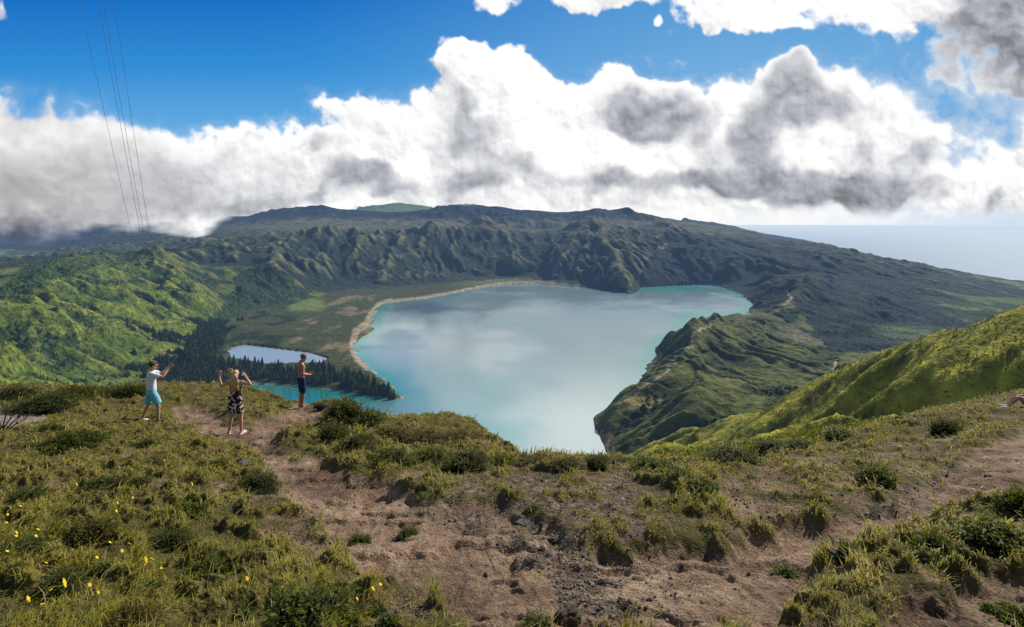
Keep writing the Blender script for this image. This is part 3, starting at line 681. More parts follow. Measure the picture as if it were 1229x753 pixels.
ledge = smooth(-.02, .05, fbm(x/1.3+3, y/.9, 331, 4))*dirt; z = z + ledge*.055*smooth(3, 5, y)
# eroded hollows under the turf
for hx, hy, sx, sy, dp in [(690,690,60,26,.0),(905,632,55,14,.14),(760,645,60,12,.16),(1172,578,20,9,.24),(1130,548,46,13,.26),(560,616,30,8,.10),(610,650,16,14,.12),(440,590,50,12,.10),(300,520,26,8,.12),(368,503,22,8,.16)]:
    z = z - dp*np.exp(-((ppx+w2*14-hx)/sx)**2-((ppy+w2*6-hy)/sy)**2)*smooth(2, 3, y)
z = z + .50*np.exp(-((x+1.9)/1.45)**2-((y-20.3)/2.2)**2) + .18*np.exp(-((x+3.6)/.9)**2-((y-18.8)/1.6)**2)
pe = np.interp(ppx, EDGE[:,0], EDGE[:,1]); pe = np.where(y < .5, 30, pe)
past = smooth(0, 1, (y-pe)/np.where(ppx > 980, 26, 9))
zl = land(x, y)
z = z+(zl-3*smooth(50, 62, RD.ravel())-z)*past
GX, GY, GZ = x, y, z
gm = np_mesh('ground', np.stack([x, y, z], 1), grid_quads(NA2, NR2)[:, ::-1])
q1 = fbm(x/1.9, y/1.9, 341, 4); q2 = fbm(x/.16, y/.16, 342, 4); q3 = fbm(x/.6, y/.6, 343, 4)
rill = smooth(.0, .5, 1-np.abs(fbm(x/.55+y*.16, y/2.6, 351, 4))*5)
dcol = lerp(C(.110,.070,.048)[None], C(.36,.260,.180)[None], .50+q1*1.0+q3*.5-rill*.14+(ledge-.5)*.12)
dcol = lerp(dcol, C(.11,.050,.032)[None], smooth(.10, .42, q3+q1*.4)*.55)
gcol = lerp(C(.070,.052,.039)[None], C(.22,.170,.125)[None], .4+q2*1.3)
dcol = lerp(dcol, gcol, grav)
dcol = lerp(dcol, C(.22,.19,.17)[None]*(1+q2[:,None]*.6), sl*.9)
soil = lerp(C(.030,.026,.014)[None], C(.085,.070,.032)[None], .5+q3)
soil = lerp(soil, lerp(C(.075,.072,.018)[None], C(.20,.17,.05)[None], tuft), .75)
hillc = lerp(C(.055,.062,.012)[None], C(.165,.155,.03)[None], .5+q1*.8+q3*.5)
soil = lerp(soil, hillc, past)
col = lerp(soil, dcol, bare)
col = np.clip(col*(1+.45*q2[:,None]), .006, .5)
add_col(gm, 'tint', col); add_val(gm, 'bare', bare)
t = NT('ridge_ground'); P = t.pos()
n1_ = t.noise(P, 26, 6, .68); n2_ = t.noise(P, 5.5, 5, .6); vo = t.n('ShaderNodeTexVoronoi'); vo.inputs['Scale'].default_value = 38; t.l(P, vo.inputs['Vector'])
co = t.attr('tint').outputs['Color']
co = t.mix(t.ramp(n1_, .32, .7), t.mix(1., co, (.45,.43,.42,1), 'MULTIPLY'), t.mix(1., co, (1.42,1.4,1.36,1), 'MULTIPLY'))
co = t.mix(t.math('MULTIPLY', t.ramp(vo.outputs['Distance'], .25, .08), t.ramp(n2_, .5, .68)), co, (.27,.235,.20,1))
hgt = t.math('ADD', n1_, t.math('MULTIPLY', vo.outputs['Distance'], -.5)); b = t.bump(hgt, 1., .035); b = t.bump(n2_, .7, .09, b)
M_GROUND = t.done(t.principled(co, .95, b, .12))
tag(link('ground', gm, M_GROUND), kind='structure')
def ground_z(px_, py_):
    """the ground point seen at a spot of the photograph"""
    a = math.atan((px_-CX)/F); ca = math.cos(a)
    i = int(np.clip(np.argmin(np.abs(az-a)), 0, NA2-1)); zz = GZ.reshape(NA2, NR2)[i]; yy = GY.reshape(NA2, NR2)[i]; xx = GX.reshape(NA2, NR2)[i]
    sl_ = (EYE-zz)/np.maximum(yy, .3); tgt = (py_-CY)/F
    k = np.nonzero((sl_[:-1] >= tgt) & (sl_[1:] < tgt) & (yy[:-1] > 2))[0]
    k = k[0] if len(k) else int(np.argmin(np.abs(sl_-tgt)))
    return Vector((float(xx[k]), float(yy[k]), float(zz[k])))
def z_at(x_, y_):
    r_ = math.hypot(x_, y_); a = math.atan2(x_, y_)
    i = int(np.clip(np.searchsorted(az, a), 0, NA2-1)); j = int(np.clip(np.searchsorted(rad, r_), 0, NR2-1))
    return float(GZ.reshape(NA2, NR2)[i, j])

# ---------------------------------------------------------------- grass (nobody could count it): one object of real blades
NB = 330000
gi = rng.integers(0, NA2, NB*3)
rr_ = 2.3*(40/2.3)**(rng.random(NB*3)**1.0)
keep = rng.random(NB*3) < np.clip((5.5/rr_)**.45, 0, 1); gi, rr_ = gi[keep], rr_[keep]
gj = np.clip(np.searchsorted(rad, rr_), 1, NR2-1); q = gi*NR2+gj
tb = tuft[q]; bb_ = bare[q]; ps = past[q]
p_keep = np.clip(1-bb_*1.6, 0, 1)*(.05+.95*smooth(.18, .80, tb+q3[q]*.9+q1[q]*.3))*(1-.75*smooth(.5, 1, ps))+.012
k = rng.random(len(q)) < p_keep; q, gi, gj, rr_ = q[k][:NB], gi[k][:NB], gj[k][:NB], rr_[k][:NB]
nb = len(q)
ja = (rng.random(nb)-.5)*(az[1]-az[0])*1.5; jr = 1+(rng.random(nb)-.5)*.01
ba = az[gi]+ja; br = rad[gj]*jr; bx0 = br*np.sin(ba); by0 = br*np.cos(ba); bz0 = GZ[q]
tall = smooth(.1, .5, fbm(bx0/1.6, by0/1.6, 361, 3)+.12)
hgt = .9*(.028+.06*rng.random(nb)**1.5+.11*tall*tuft[q]*rng.random(nb)+.13*(rng.random(nb)<.035))*(1+.25*smooth(10, 25, br))
wd = np.maximum(.0032, br*.00072)*(.7+.6*rng.random(nb))
th = rng.random(nb)*2*np.pi; lean = .25+.95*rng.random(nb)**1.3
wind = fbm(bx0/1.1, by0/1.1, 365, 2)*3+.6
lxv = np.cos(th)*lean*hgt+np.cos(wind)*hgt*.35; lyv = np.sin(th)*lean*hgt+np.sin(wind)*hgt*.35
sx_, sy_ = -np.sin(th+rng.normal(0,.8,nb)), np.cos(th)
sn = np.hypot(sx_, sy_)+1e-6; sx_, sy_ = sx_/sn*wd, sy_/sn*wd
B0 = np.stack([bx0, by0, bz0-.015], 1)
S_ = np.stack([sx_, sy_, np.zeros(nb)], 1)
M1 = B0+np.stack([lxv*.35, lyv*.35, hgt*.66], 1); TP = B0+np.stack([lxv, lyv, hgt*(1.02-.28*np.clip(lean,0,1.2))], 1)
GV = np.stack([B0-S_, B0+S_, M1+S_*.8, M1-S_*.8, TP], 1).reshape(-1, 3)
o5 = np.arange(nb)*5
Qd = np.stack([o5, o5+1, o5+2, o5+3], 1); Tr = np.stack([o5+3, o5+2, o5+4], 1)
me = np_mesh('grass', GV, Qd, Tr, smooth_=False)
gA = fbm(bx0/1.4, by0/1.4, 371, 4)
dry = smooth(.52, .95, rng.random(nb)*.75+gA*.55+.16)
bc = lerp(C(.140,.158,.018)[None], C(.42,.385,.055)[None], rng.random(nb)*.8+gA*.5+.1)
bc = lerp(bc, C(.46,.37,.17)[None], dry*.85)
dk = smooth(.15, .45, fbm(bx0/1.0, by0/1.0, 377, 3)); bc = bc*(1-.35*dk[:,None])
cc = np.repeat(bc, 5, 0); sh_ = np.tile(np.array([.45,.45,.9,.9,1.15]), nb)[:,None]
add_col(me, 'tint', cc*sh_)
def leaf_material(name, rough=.6, tint='tint', trans=.4):
    t = NT(name); c_ = t.attr(tint).outputs['Color']
    if tint == 'tint':
        oi = t.n('ShaderNodeObjectInfo'); c_ = t.mix(1., c_, t.mix(oi.outputs['Random'], (.8,.85,.75,1), (1.2,1.12,1.1,1)), 'MULTIPLY')
    p = t.n('ShaderNodeBsdfPrincipled'); t.l(c_, p.inputs['Base Color']); p.inputs['Roughness'].default_value = rough
    g_ = t.n('ShaderNodeNewGeometry'); va = t.n('ShaderNodeVectorMath', operation='SCALE'); t.l(g_.outputs['Normal'], va.inputs[0]); va.inputs['Scale'].default_value = .55
    vb = t.n('ShaderNodeVectorMath', operation='ADD'); t.l(va.outputs[0], vb.inputs[0]); vb.inputs[1].default_value = (0,0,.75)
    vc = t.n('ShaderNodeVectorMath', operation='NORMALIZE'); t.l(vb.outputs[0], vc.inputs[0]); t.l(vc.outputs[0], p.inputs['Normal']); p.inputs['Specular IOR Level'].default_value = .18
    tr = t.n('ShaderNodeBsdfTranslucent'); t.l(t.mix(1., c_, (1.25,1.25,.7,1), 'MULTIPLY'), tr.inputs[0])
    m = t.n('ShaderNodeMixShader'); m.inputs[0].default_value = trans; t.l(p.outputs[0], m.inputs[1]); t.l(tr.outputs[0], m.inputs[2])
    return t.done(m.outputs[0])
M_LEAF = leaf_material('blade_green')
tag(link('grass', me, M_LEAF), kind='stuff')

# ---------------------------------------------------------------- gravel (stuff)
ico = bmesh.new(); bmesh.ops.create_icosphere(ico, subdivisions=1, radius=1)
iv = np.array([v.co[:] for v in ico.verts]); ifc = np.array([[v.index for v in f.verts] for f in ico.faces]); ico.free()
NG = 20000
gi = rng.integers(0, NA2, NG*6); rr_ = 2.6*(20/2.6)**rng.random(NG*6); gj = np.clip(np.searchsorted(rad, rr_), 1, NR2-1); q = gi*NR2+gj
k = rng.random(len(q)) < np.clip(grav[q]*.9+thin[q]*.5+dirt[q]*.07*smooth(0,.3,q1[q])+dirt[q]*.02, 0, 1)*(past[q] < .2)
q = q[k][:NG]; gi = gi[k][:NG]; gj = gj[k][:NG]; ng = len(q); br = rad[gj]
sz = (.005+.016*rng.random(ng)**3.5)*(1+br*.045)
rot = rng.normal(size=(ng,3,3)); qq = np.linalg.qr(rot)[0]
lv = iv[None]*(1+rng.normal(0,.18,(ng,len(iv),1)))*np.array([1,.8,.55])[None,None]*sz[:,None,None]
lv = np.einsum('nij,nkj->nki', qq, lv)
ba = az[gi]+(rng.random(ng)-.5)*(az[1]-az[0]); cen = np.stack([br*np.sin(ba), br*np.cos(ba), GZ[q]+sz*.15], 1)
gvv = (lv+cen[:,None]).reshape(-1,3); gff = (ifc[None]+(np.arange(ng)*len(iv))[:,None,None]).reshape(-1,3)
me = np_mesh('gravel', gvv, None, gff, smooth_=False)
gc = lerp(C(.085,.068,.055)[None], C(.30,.255,.21)[None], rng.random(ng)**1.6); add_col(me, 'tint', np.repeat(gc, len(iv), 0))
t = NT('gravel_stone'); M_GRAVEL = t.done(t.principled(t.attr('tint').outputs['Color'], .9, None, .2))
tag(link('gravel', me, M_GRAVEL), kind='stuff')
# ================================================================ PEOPLE
def simple_mat(name, col, rough=.6, spec=.3, var=.0, scale=30., sss=0.):
    t = NT(name); c = (*col, 1)
    if var:
        n = t.noise(t.n('ShaderNodeTexCoord').outputs['Object'], scale, 4, .6)
        c = t.mix(n, tuple(x*(1-var) for x in col)+(1,), tuple(min(1, x*(1+var)) for x in col)+(1,))
    p = t.n('ShaderNodeBsdfPrincipled'); t.put(p.inputs['Base Color'], c); p.inputs['Roughness'].default_value = rough; p.inputs['Specular IOR Level'].default_value = spec
    return t.done(p.outputs[0])
M_SKIN = simple_mat('skin_fair', (.47,.25,.17), .5, .35, .12, 14)
M_SKIN_TAN = simple_mat('skin_tanned', (.33,.145,.08), .42, .4, .14, 14)
M_SHIRT = simple_mat('cotton_white_grey', (.60,.61,.68), .9, .1, .07, 60)
M_TEAL = simple_mat('cloth_light_blue', (.17,.45,.52), .85, .1, .10, 40)
M_NAVY = simple_mat('cloth_navy', (.012,.03,.10), .8, .15, .25, 40)
M_HAIRD = simple_mat('hair_dark', (.018,.012,.010), .5, .4, .4, 90)
M_HAIRB = simple_mat('hair_brown', (.13,.055,.025), .5, .4, .4, 90)
M_BLOND = simple_mat('hair_blond', (.50,.32,.14), .45, .4, .45, 60)
M_SHOEW = simple_mat('shoe_white', (.68,.68,.70), .6, .3, .08, 50)
M_SHOED = simple_mat('shoe_dark', (.05,.05,.055), .6, .3, .2, 50)
M_BLACK = simple_mat('black_plastic', (.012,.012,.014), .35, .4)
M_EYE = simple_mat('eye_dark', (.03,.02,.015), .2, .5)
M_LIP = simple_mat('lip', (.36,.12,.10), .5, .3)
M_BAG = simple_mat('black_nylon', (.014,.014,.016), .7, .2, .3, 40)
def flower_cloth():
    t = NT('black_dress_with_blossoms'); co = t.n('ShaderNodeTexCoord').outputs['Object']
    d = t.n('ShaderNodeVectorMath', operation='ADD'); t.l(co, d.inputs[0])
    nn = t.n('ShaderNodeTexNoise'); t.l(co, nn.inputs['Vector']); nn.inputs['Scale'].default_value = 22
    sc = t.n('ShaderNodeVectorMath', operation='SCALE'); t.l(nn.outputs['Color'], sc.inputs[0]); sc.inputs['Scale'].default_value = .055; t.l(sc.outputs[0], d.inputs[1])
    v = t.n('ShaderNodeTexVoronoi'); t.l(d.outputs[0], v.inputs['Vector']); v.inputs['Scale'].default_value = 13
    f = t.ramp(v.outputs['Distance'], .44, .34)
    pet = t.mix(t.ramp(v.outputs['Distance'], .12, .26), (.50,.20,.17,1), (.74,.60,.50,1))
    sel = t.ramp(t.n('ShaderNodeSeparateColor').outputs[0], 0, 1)
    return t.done(t.principled(t.mix(f, (.022,.016,.020,1), pet), .85, None, .1))
M_DRESS = flower_cloth()
class Body:
    """closed pieces that are fused into one continuous surface"""
    def __init__(s): s.bm = bmesh.new()
    def rings(s, rs, cap='flat'):
        bm = s.bm; N = len(rs[0]); vr = [[bm.verts.new(p) for p in r] for r in rs]
        for a, b in zip(vr[:-1], vr[1:]):
            for i in range(N): bm.faces.new((a[i], a[(i+1)%N], b[(i+1)%N], b[i]))
        bm.faces.new(vr[0][::-1]); bm.faces.new(vr[-1])
    def tube(s, pts, rad, N=14, round_=True):
        pts = [Vector(p) for p in pts]; P, R = [], []
        if round_:
            d = (pts[0]-pts[1]).normalized()
            for k in (.98,.8,.45): P.append(pts[0]+d*rad[0]*k); R.append(rad[0]*math.sqrt(1-k*k))
        P += pts; R += list(rad)
        if round_:
            d = (pts[-1]-pts[-2]).normalized()
            for k in (.45,.8,.98): P.append(pts[-1]+d*rad[-1]*k); R.append(rad[-1]*math.sqrt(1-k*k))
        rs = []; up = None
        for i, p in enumerate(P):
            d = (P[min(i+1,len(P)-1)]-P[max(i-1,0)]).normalized()
            if up is None: up = d.orthogonal().normalized()
            up = (up-d*up.dot(d)).normalized(); sd = d.cross(up)
            rs.append([p+(up*math.cos(a)+sd*math.sin(a))*R[i] for a in [2*math.pi*k/N for k in range(N)]])
        s.rings(rs)
    def loft(s, secs, N=28):        # (x, y, z, rx, ry)
        s.rings([[Vector((x+rx*math.cos(2*math.pi*k/N), y+ry*math.sin(2*math.pi*k/N), z)) for k in range(N)] for x, y, z, rx, ry in secs])
    def ball(s, c, r, sx=1, sy=1, sz=1):
        g = bmesh.ops.create_icosphere(s.bm, subdivisions=3, radius=r, matrix=Matrix.Translation(Vector(c)) @ Matrix.Diagonal((sx,sy,sz,1)))
    def hand(s, wrist, d, side, k=1., curl=.5):   # d: direction of the fingers, side: direction of the thumb
        w = Vector(wrist); d = Vector(d).normalized(); sd = Vector(side); sd = (sd-d*sd.dot(d)).normalized(); nrm = d.cross(sd).normalized()
        for q in (-.5,-.17,.17,.5):
            s.tube([w+sd*q*.03*k, w+d*.055*k+sd*q*.062*k, w+d*.088*k+sd*q*.072*k], [.018*k,.015*k,.012*k], 8)
        for q, ln in ((.5,.068),(.17,.078),(-.17,.072),(-.5,.056)):
            b = w+d*.088*k+sd*q*.074*k; cdir = (d*math.cos(curl)+nrm*math.sin(curl)).normalized(); c2 = (d*math.cos(curl*2.1)+nrm*math.sin(curl*2.1)).normalized()
            m = b+cdir*ln*.55*k; s.tube([b, m, m+c2*ln*.5*k], [.0105*k,.0095*k,.008*k], 8)
        th = w+d*.025*k+sd*.03*k; m = th+(sd*.75+d*.6+nrm*.25).normalized()*.04*k; s.tube([th, m, m+(d*.8+sd*.25+nrm*.5).normalized()*.034*k], [.014*k,.0115*k,.009*k], 8)
    def head(s, c, fwd, tilt=0, k=1., hairy=False):
        M = Matrix.Translation(Vector(c)) @ Matrix.Rotation(math.atan2(-fwd[0], fwd[1]), 4, 'Z') @ Matrix.Rotation(tilt, 4, 'X')
        s.hm = M; T = lambda *p: M @ (Vector(p)*k)
        bmesh.ops.create_icosphere(s.bm, subdivisions=3, radius=1, matrix=M @ Matrix.Diagonal((.074*k,.094*k,.098*k,1)) @ Matrix.Translation((0,-.06,.28)))
        s.tube([T(0,.025,-.045), T(0,.052,-.088)], [.058*k,.036*k], 14)          # jaw and chin
        s.tube([T(0,.085,.012), T(0,.108,-.022)], [.010*k,.016*k], 8)            # nose
        for q in (-1,1):
            s.tube([T(q*.073,-.008,.018), T(q*.081,-.016,-.008), T(q*.073,-.006,-.03)], [.012*k,.013*k,.010*k], 8)   # ears
            s.tube([T(q*.014,.082,.028), T(q*.05,.068,.026)], [.011*k,.010*k], 8)  # brow
        return M
    def build(s, name, mat, parent, voxel=.006, sm=5):
        me = bpy.data.meshes.new(name); bmesh.ops.recalc_face_normals(s.bm, faces=s.bm.faces); s.bm.to_mesh(me); s.bm.free()
        o = bpy.data.objects.new(name, me); COL.objects.link(o)
        if voxel:
            m = o.modifiers.new('r', 'REMESH'); m.mode = 'VOXEL'; m.voxel_size = voxel; m.use_smooth_shade = True
            if sm: m2 = o.modifiers.new('s', 'SMOOTH'); m2.factor = .5; m2.iterations = sm
            dg = bpy.context.evaluated_depsgraph_get(); me2 = bpy.data.meshes.new_from_object(o.evaluated_get(dg)); o.modifiers.clear(); o.data = me2; bpy.data.meshes.remove(me); me2.name = name
        o.data.materials.clear(); o.data.materials.append(mat); o.parent = parent
        return o
def face_parts(root, M, k=1.):
    for q in (-1,1):
        b = Body(); b.ball(M @ Vector((q*.031*k,.0845*k,.010*k)), .0105*k, 1.2, .8, .8); b.build('eye', M_EYE, root, 0)
    b = Body(); b.tube([M @ Vector((-.022*k,.083*k,-.052*k)), M @ Vector((0,.093*k,-.053*k)), M @ Vector((.022*k,.083*k,-.052*k))], [.005*k,.007*k,.005*k], 8); b.build('mouth', M_LIP, root, 0)
def legs(b, hip, knee, ank, toe, r=(.088,.058,.036), calf=.055, foot=True):
    h, kn, an, to = map(Vector, (hip, knee, ank, toe))
    b.tube([h, h.lerp(kn,.5), kn], [r[0], r[0]*.84, r[1]]); cf = kn.lerp(an,.32)+(kn-to).normalized()*.012; cf.z = kn.lerp(an,.32).z
    b.tube([kn, cf, kn.lerp(an,.7), an], [r[1], calf, r[2]*1.12, r[2]])
    if foot:
        d = (to-an); d.z = 0; d.normalize(); z0 = to.z
        b.tube([an, Vector((an.x, an.y, z0+.045))-d*.035, ], [r[2], .036], 12)
        b.tube([Vector((an.x, an.y, z0+.03))-d*.04, Vector((an.x, an.y, z0+.034))+d*.05, Vector((to.x,to.y,z0+.022))-d*.02], [.032,.036,.030], 12)
        sd = Vector((-d.y, d.x, 0))
        for q in (-.026,-.012,.002,.015,.028): b.tube([Vector((to.x,to.y,z0+.02))+sd*q-d*.02, Vector((to.x,to.y,z0+.012))+sd*q+d*(.028-abs(q)*.4)], [.013,.009], 8)
def torso(b, fem=False, lean=0., tan=False):
    if fem: S = [(0,0,.86,.155,.105),(0,-.012,.93,.175,.125),(0,-.01,1.0,.168,.115),(0,.0,1.10,.135,.095),(0,.01,1.2,.14,.10),(0,.015,1.30,.155,.112),(0,.0,1.38,.165,.09),(0,-.005,1.43,.13,.07),(0,-.005,1.465,.06,.055)]
    else: S = [(0,0,.86,.15,.105),(0,-.01,.94,.168,.118),(0,-.005,1.02,.158,.108),(0,.0,1.12,.152,.10),(0,.0,1.24,.17,.11),(0,.0,1.34,.186,.118),(0,-.005,1.42,.18,.095),(0,-.01,1.47,.12,.07),(0,-.005,1.505,.062,.058)]
    b.loft(S)
def arm(b, sh, el, wr, r=(.053,.042,.027)):
    s, e, w = map(Vector, (sh, el, wr)); b.tube([s, s.lerp(e,.45), e], [r[0]*1.08, r[0]*.95, r[1]*.9]); b.tube([e, e.lerp(w,.3), w], [r[1]*.92, r[1]*1.02, r[2]])
def shoe(name, an, to, mat, root):
    an, to = Vector(an), Vector(to); d = to-an; d.z = 0; d.normalize(); z = to.z
    b = Body(); b.tube([Vector((an.x,an.y,z+.045))-d*.05, Vector((an.x,an.y,z+.05))+d*.03, Vector((to.x,to.y,z+.035)), Vector((to.x,to.y,z+.03))+d*.03], [.044,.047,.043,.034], 14); b.tube([Vector((an.x,an.y,z+.06))-d*.01, Vector((an.x,an.y,z+.10))-d*.012], [.046,.043], 14)
    b.tube([Vector((an.x,an.y,z+.018))-d*.06, Vector((to.x,to.y,z+.018))+d*.035], [.042,.040], 12)
    return b.build(name, mat, root, .007, 3)
def hair_cap(name, M, mat, root, k=1., strands=220, ln=.05, seed=1):
    b = Body(); r = random.Random(seed)
    bmesh.ops.create_icosphere(b.bm, subdivisions=3, radius=1, matrix=M @ Matrix.Translation((0,-.014*k,.036*k)) @ Matrix.Diagonal((.081*k,.094*k,.088*k,1)))
    for v in list(b.bm.verts):
        q = M.inverted() @ v.co
        if (q.y > .045*k and q.z < .06*k) or q.z < (-.065*k if q.y < 0 else -.02*k): v.co = M @ (q*.80)
    for _ in range(strands):
        a = r.uniform(0, 6.28); e = r.uniform(.15, 1.4); p = Vector((.08*math.cos(a)*math.cos(e), -.014+.093*math.sin(a)*math.cos(e), .036+.088*math.sin(e)))*k
        dd = Vector((p.x*6, p.y*6-.1, .1+r.uniform(-.2,.5)))*ln*k; b.tube([M @ p, M @ (p+dd)], [.009*k,.003*k], 5, False)
    return b.build(name, mat, root, .006, 2)
def person(name, label, px_, py_, rz, h_scale=1.):
    g = ground_z(px_, py_); o = empty(name, g, rz); o.scale = (h_scale,)*3; tag(o, label, 'person'); return o
# ---- man photographing with both arms raised
p = person('person', 'person in white t-shirt and light blue shorts taking a photo with raised arms', 183, 504.5, R_(-58))
b = Body(); torso(b); b.tube([(0,-.005,1.46),(0,.02,1.56)], [.058,.052]); M1 = b.head((0,.035,1.645), (-.15,1), -.05)
for q in (-1,1):
    ft = -.17 if q < 0 else .15
    legs(b, (q*.09,0,.90), (q*.13,.05+ft*.75,.49), (q*.15,-.03+ft*1.3,.085), (q*.175,.10+ft*1.3,.0))
    arm(b, (q*.185,0,1.43), (q*.235,.27,1.34), (q*.085,.45,1.56)); b.hand((q*.085,.45,1.56), (-q*.25,.75,.45), (-q*.5,-.1,.8), 1., .9)
b.build('body', M_SKIN, p)
b = Body(); b.loft([(0,-.0,.93,.185,.135),(0,0,1.02,.178,.128),(0,0,1.14,.172,.122),(0,0,1.26,.185,.128),(0,0,1.36,.200,.132),(0,-.005,1.425,.192,.108),(0,-.01,1.475,.13,.082),(0,-.005,1.495,.078,.07)])
for q in (-1,1): b.tube([(q*.165,0,1.425),(q*.195,.06,1.41),(q*.222,.18,1.372)], [.078,.072,.068], 16, False)
b.build('t_shirt', M_SHIRT, p, .007, 4)
b = Body(); b.loft([(0,0,.985,.182,.132),(0,-.005,.93,.19,.14),(0,-.005,.86,.185,.135),(0,-.005,.80,.17,.12)])
for q in (-1,1):
    ft = -.17 if q < 0 else .15
    b.tube([(q*.09,0,.90),(q*.11,.02+ft*.42,.74),(q*.125,.045+ft*.72,.55)], [.108,.116,.113], 18, False)
b.build('shorts', M_TEAL, p, .007, 4)
hair_cap('hair', M1, M_HAIRD, p, 1., 160, .045, 3); face_parts(p, M1)
for q in (-1,1):
    ft = -.17 if q < 0 else .15
    shoe('shoe', (q*.15,-.03+ft*1.3,.085), (q*.175,.10+ft*1.3,0), M_SHOED if q > 0 else M_SHOEW, p)
ph = empty('smartphone', p.matrix_world @ Vector((0,0,0)), R_(-58)); bpy.context.view_layer.update()
ph.location = p.matrix_world @ Vector((0,.555,1.692)); tag(ph, 'dark smartphone held up sideways by the man in the white t-shirt', 'phone')
def rbox(name, sx, sy, sz, mat, parent, loc=(0,0,0), bev=.004, seg=3):
    bm = bmesh.new(); bmesh.ops.create_cube(bm, size=1, matrix=Matrix.Translation(loc) @ Matrix.Diagonal((sx,sy,sz,1))); bmesh.ops.bevel(bm, geom=bm.edges[:], offset=bev, segments=seg, affect='EDGES', profile=.5)
    me = bpy.data.meshes.new(name); bm.to_mesh(me); bm.free(); return link(name, me, mat, parent)
rbox('case', .155, .010, .076, M_BLACK, ph); sc_m = simple_mat('screen_glass', (.05,.06,.08), .08, .6); rbox('screen', .146, .003, .068, sc_m, ph, (0,-.0066,0), .001, 1)
lens_m = simple_mat('lens_glass', (.02,.02,.03), .1, .6); rbox('camera_lens', .022, .004, .022, lens_m, ph, (.055,.0072,.022), .0015, 2)
# ---- woman in the flowered dress
p = person('person', 'person with long blond hair in a black flowered dress lifting both arms', 282, 520, R_(3))
b = Body(); torso(b, True); b.tube([(0,-.0,1.42),(0,.015,1.51)], [.05,.046]); M2 = b.head((.0,.03,1.585), (.1,1), -.08, .97)
for q in (-1,1): legs(b, (q*.085,0,.86), (q*.125,.02,.47), (q*.155,-.01,.08), (q*.185,.11,.0), (.098,.060,.037), .058)
arm(b, (-.165,0,1.38), (-.39,.02,1.27), (-.455,.07,1.53), (.05,.042,.025)); b.hand((-.455,.07,1.53), (.12,.2,1), (.9,-.2,0), .92, .35)
arm(b, (.165,0,1.38), (.375,.03,1.31), (.21,.10,1.53), (.05,.042,.025)); b.hand((.21,.10,1.53), (-.55,.05,.75), (-.5,-.6,-.3), .92, .55)
b.build('body', M_SKIN, p)
b = Body(); b.loft([(0,-.01,.575,.205,.165),(0,-.01,.66,.205,.165),(0,-.012,.80,.198,.155),(0,-.014,.93,.195,.145),(0,-.01,1.02,.178,.128),(0,0,1.11,.150,.110),(0,.01,1.2,.155,.115),(0,.016,1.30,.170,.128),(0,.008,1.345,.172,.112)])
for k_ in range(9):
    a = k_*math.pi*2/9; b.tube([(.150*math.cos(a),-.01+.115*math.sin(a),.93),(.190*math.cos(a),-.01+.150*math.sin(a),.70),(.198*math.cos(a),-.01+.158*math.sin(a),.575)], [.02,.024,.028], 8, False)
b.build('dress', M_DRESS, p, .007, 4)
for q in (-1,1):
    b = Body(); b.tube([(q*.10,-.115,1.33),(q*.112,-.06,1.425),(q*.112,.0,1.437),(q*.105,.07,1.40),(q*.09,.12,1.34)], [.009,.010,.010,.010,.009], 8, False); b.build('strap', M_DRESS, p, 0)
b = Body(); r_ = random.Random(4)
bmesh.ops.create_icosphere(b.bm, subdivisions=3, radius=1, matrix=M2 @ Matrix.Translation((0,-.018,.03)) @ Matrix.Diagonal((.080,.094,.088,1)))
for v in list(b.bm.verts):
    q_ = M2.inverted() @ v.co
    if q_.y > .045 and q_.z < .05: v.co = M2 @ (q_*.78)
for k_ in range(120):
    x0 = r_.uniform(-.062,.066); y0 = r_.uniform(-.11,-.03); P = [Vector((x0*.8, y0+.04, 1.64-abs(x0)*.4))]; L_ = r_.uniform(.26,.46); ph_ = r_.uniform(0,6); drift = r_.uniform(-.03,.09)
    for s_ in range(1,8):
        f = s_/7; P.append(Vector((x0*(1+f*.55)+drift*f+.018*math.sin(f*9+ph_), -.075-.055*math.sin(f*2.2)-.03*r_.random()+(y0+.06)*.4, 1.64-L_*f-.03)))
    b.tube(P, [.008,.009,.0095,.009,.0085,.0075,.006,.003], 6, False)
for k_ in range(30):                                    # locks lifted and blown out to the left
    y0 = r_.uniform(-.10,.02); ph_ = r_.uniform(0,6); E = Vector((r_.uniform(-.27,-.13), r_.uniform(-.08,.06), r_.uniform(1.46,1.72))); P0 = Vector((-.05, y0, r_.uniform(1.55,1.67))); P = []
    for s_ in range(7):
        f = s_/6; q_ = P0.lerp(E, f); q_.z += .07*math.sin(f*3.1)+.012*math.sin(f*11+ph_); P.append(q_)
    b.tube(P, [.007,.0075,.007,.006,.005,.004,.003], 6, False)
b.build('hair', M_BLOND, p, .0045, 0); face_parts(p, M2, .97)
for q in (-1,1):
    b = Body(); an, to = Vector((q*.155,-.01,0)), Vector((q*.185,.11,0)); d_ = (to-an).normalized(); b.tube([an-d_*.05+Vector((0,0,.008)), to+d_*.04+Vector((0,0,.008))], [.040,.042], 12)
    b.tube([to+Vector((-.045,0,.02))-d_*.01, to+Vector((0,0,.062))-d_*.02, to+Vector((.045,0,.02))-d_*.01], [.014,.016,.014], 8); b.tube([an-d_*.052+Vector((0,0,.02)), an-d_*.052+Vector((0,0,.06))], [.02,.014], 8); b.build('sandal', M_SHOEW, p, .007, 2)
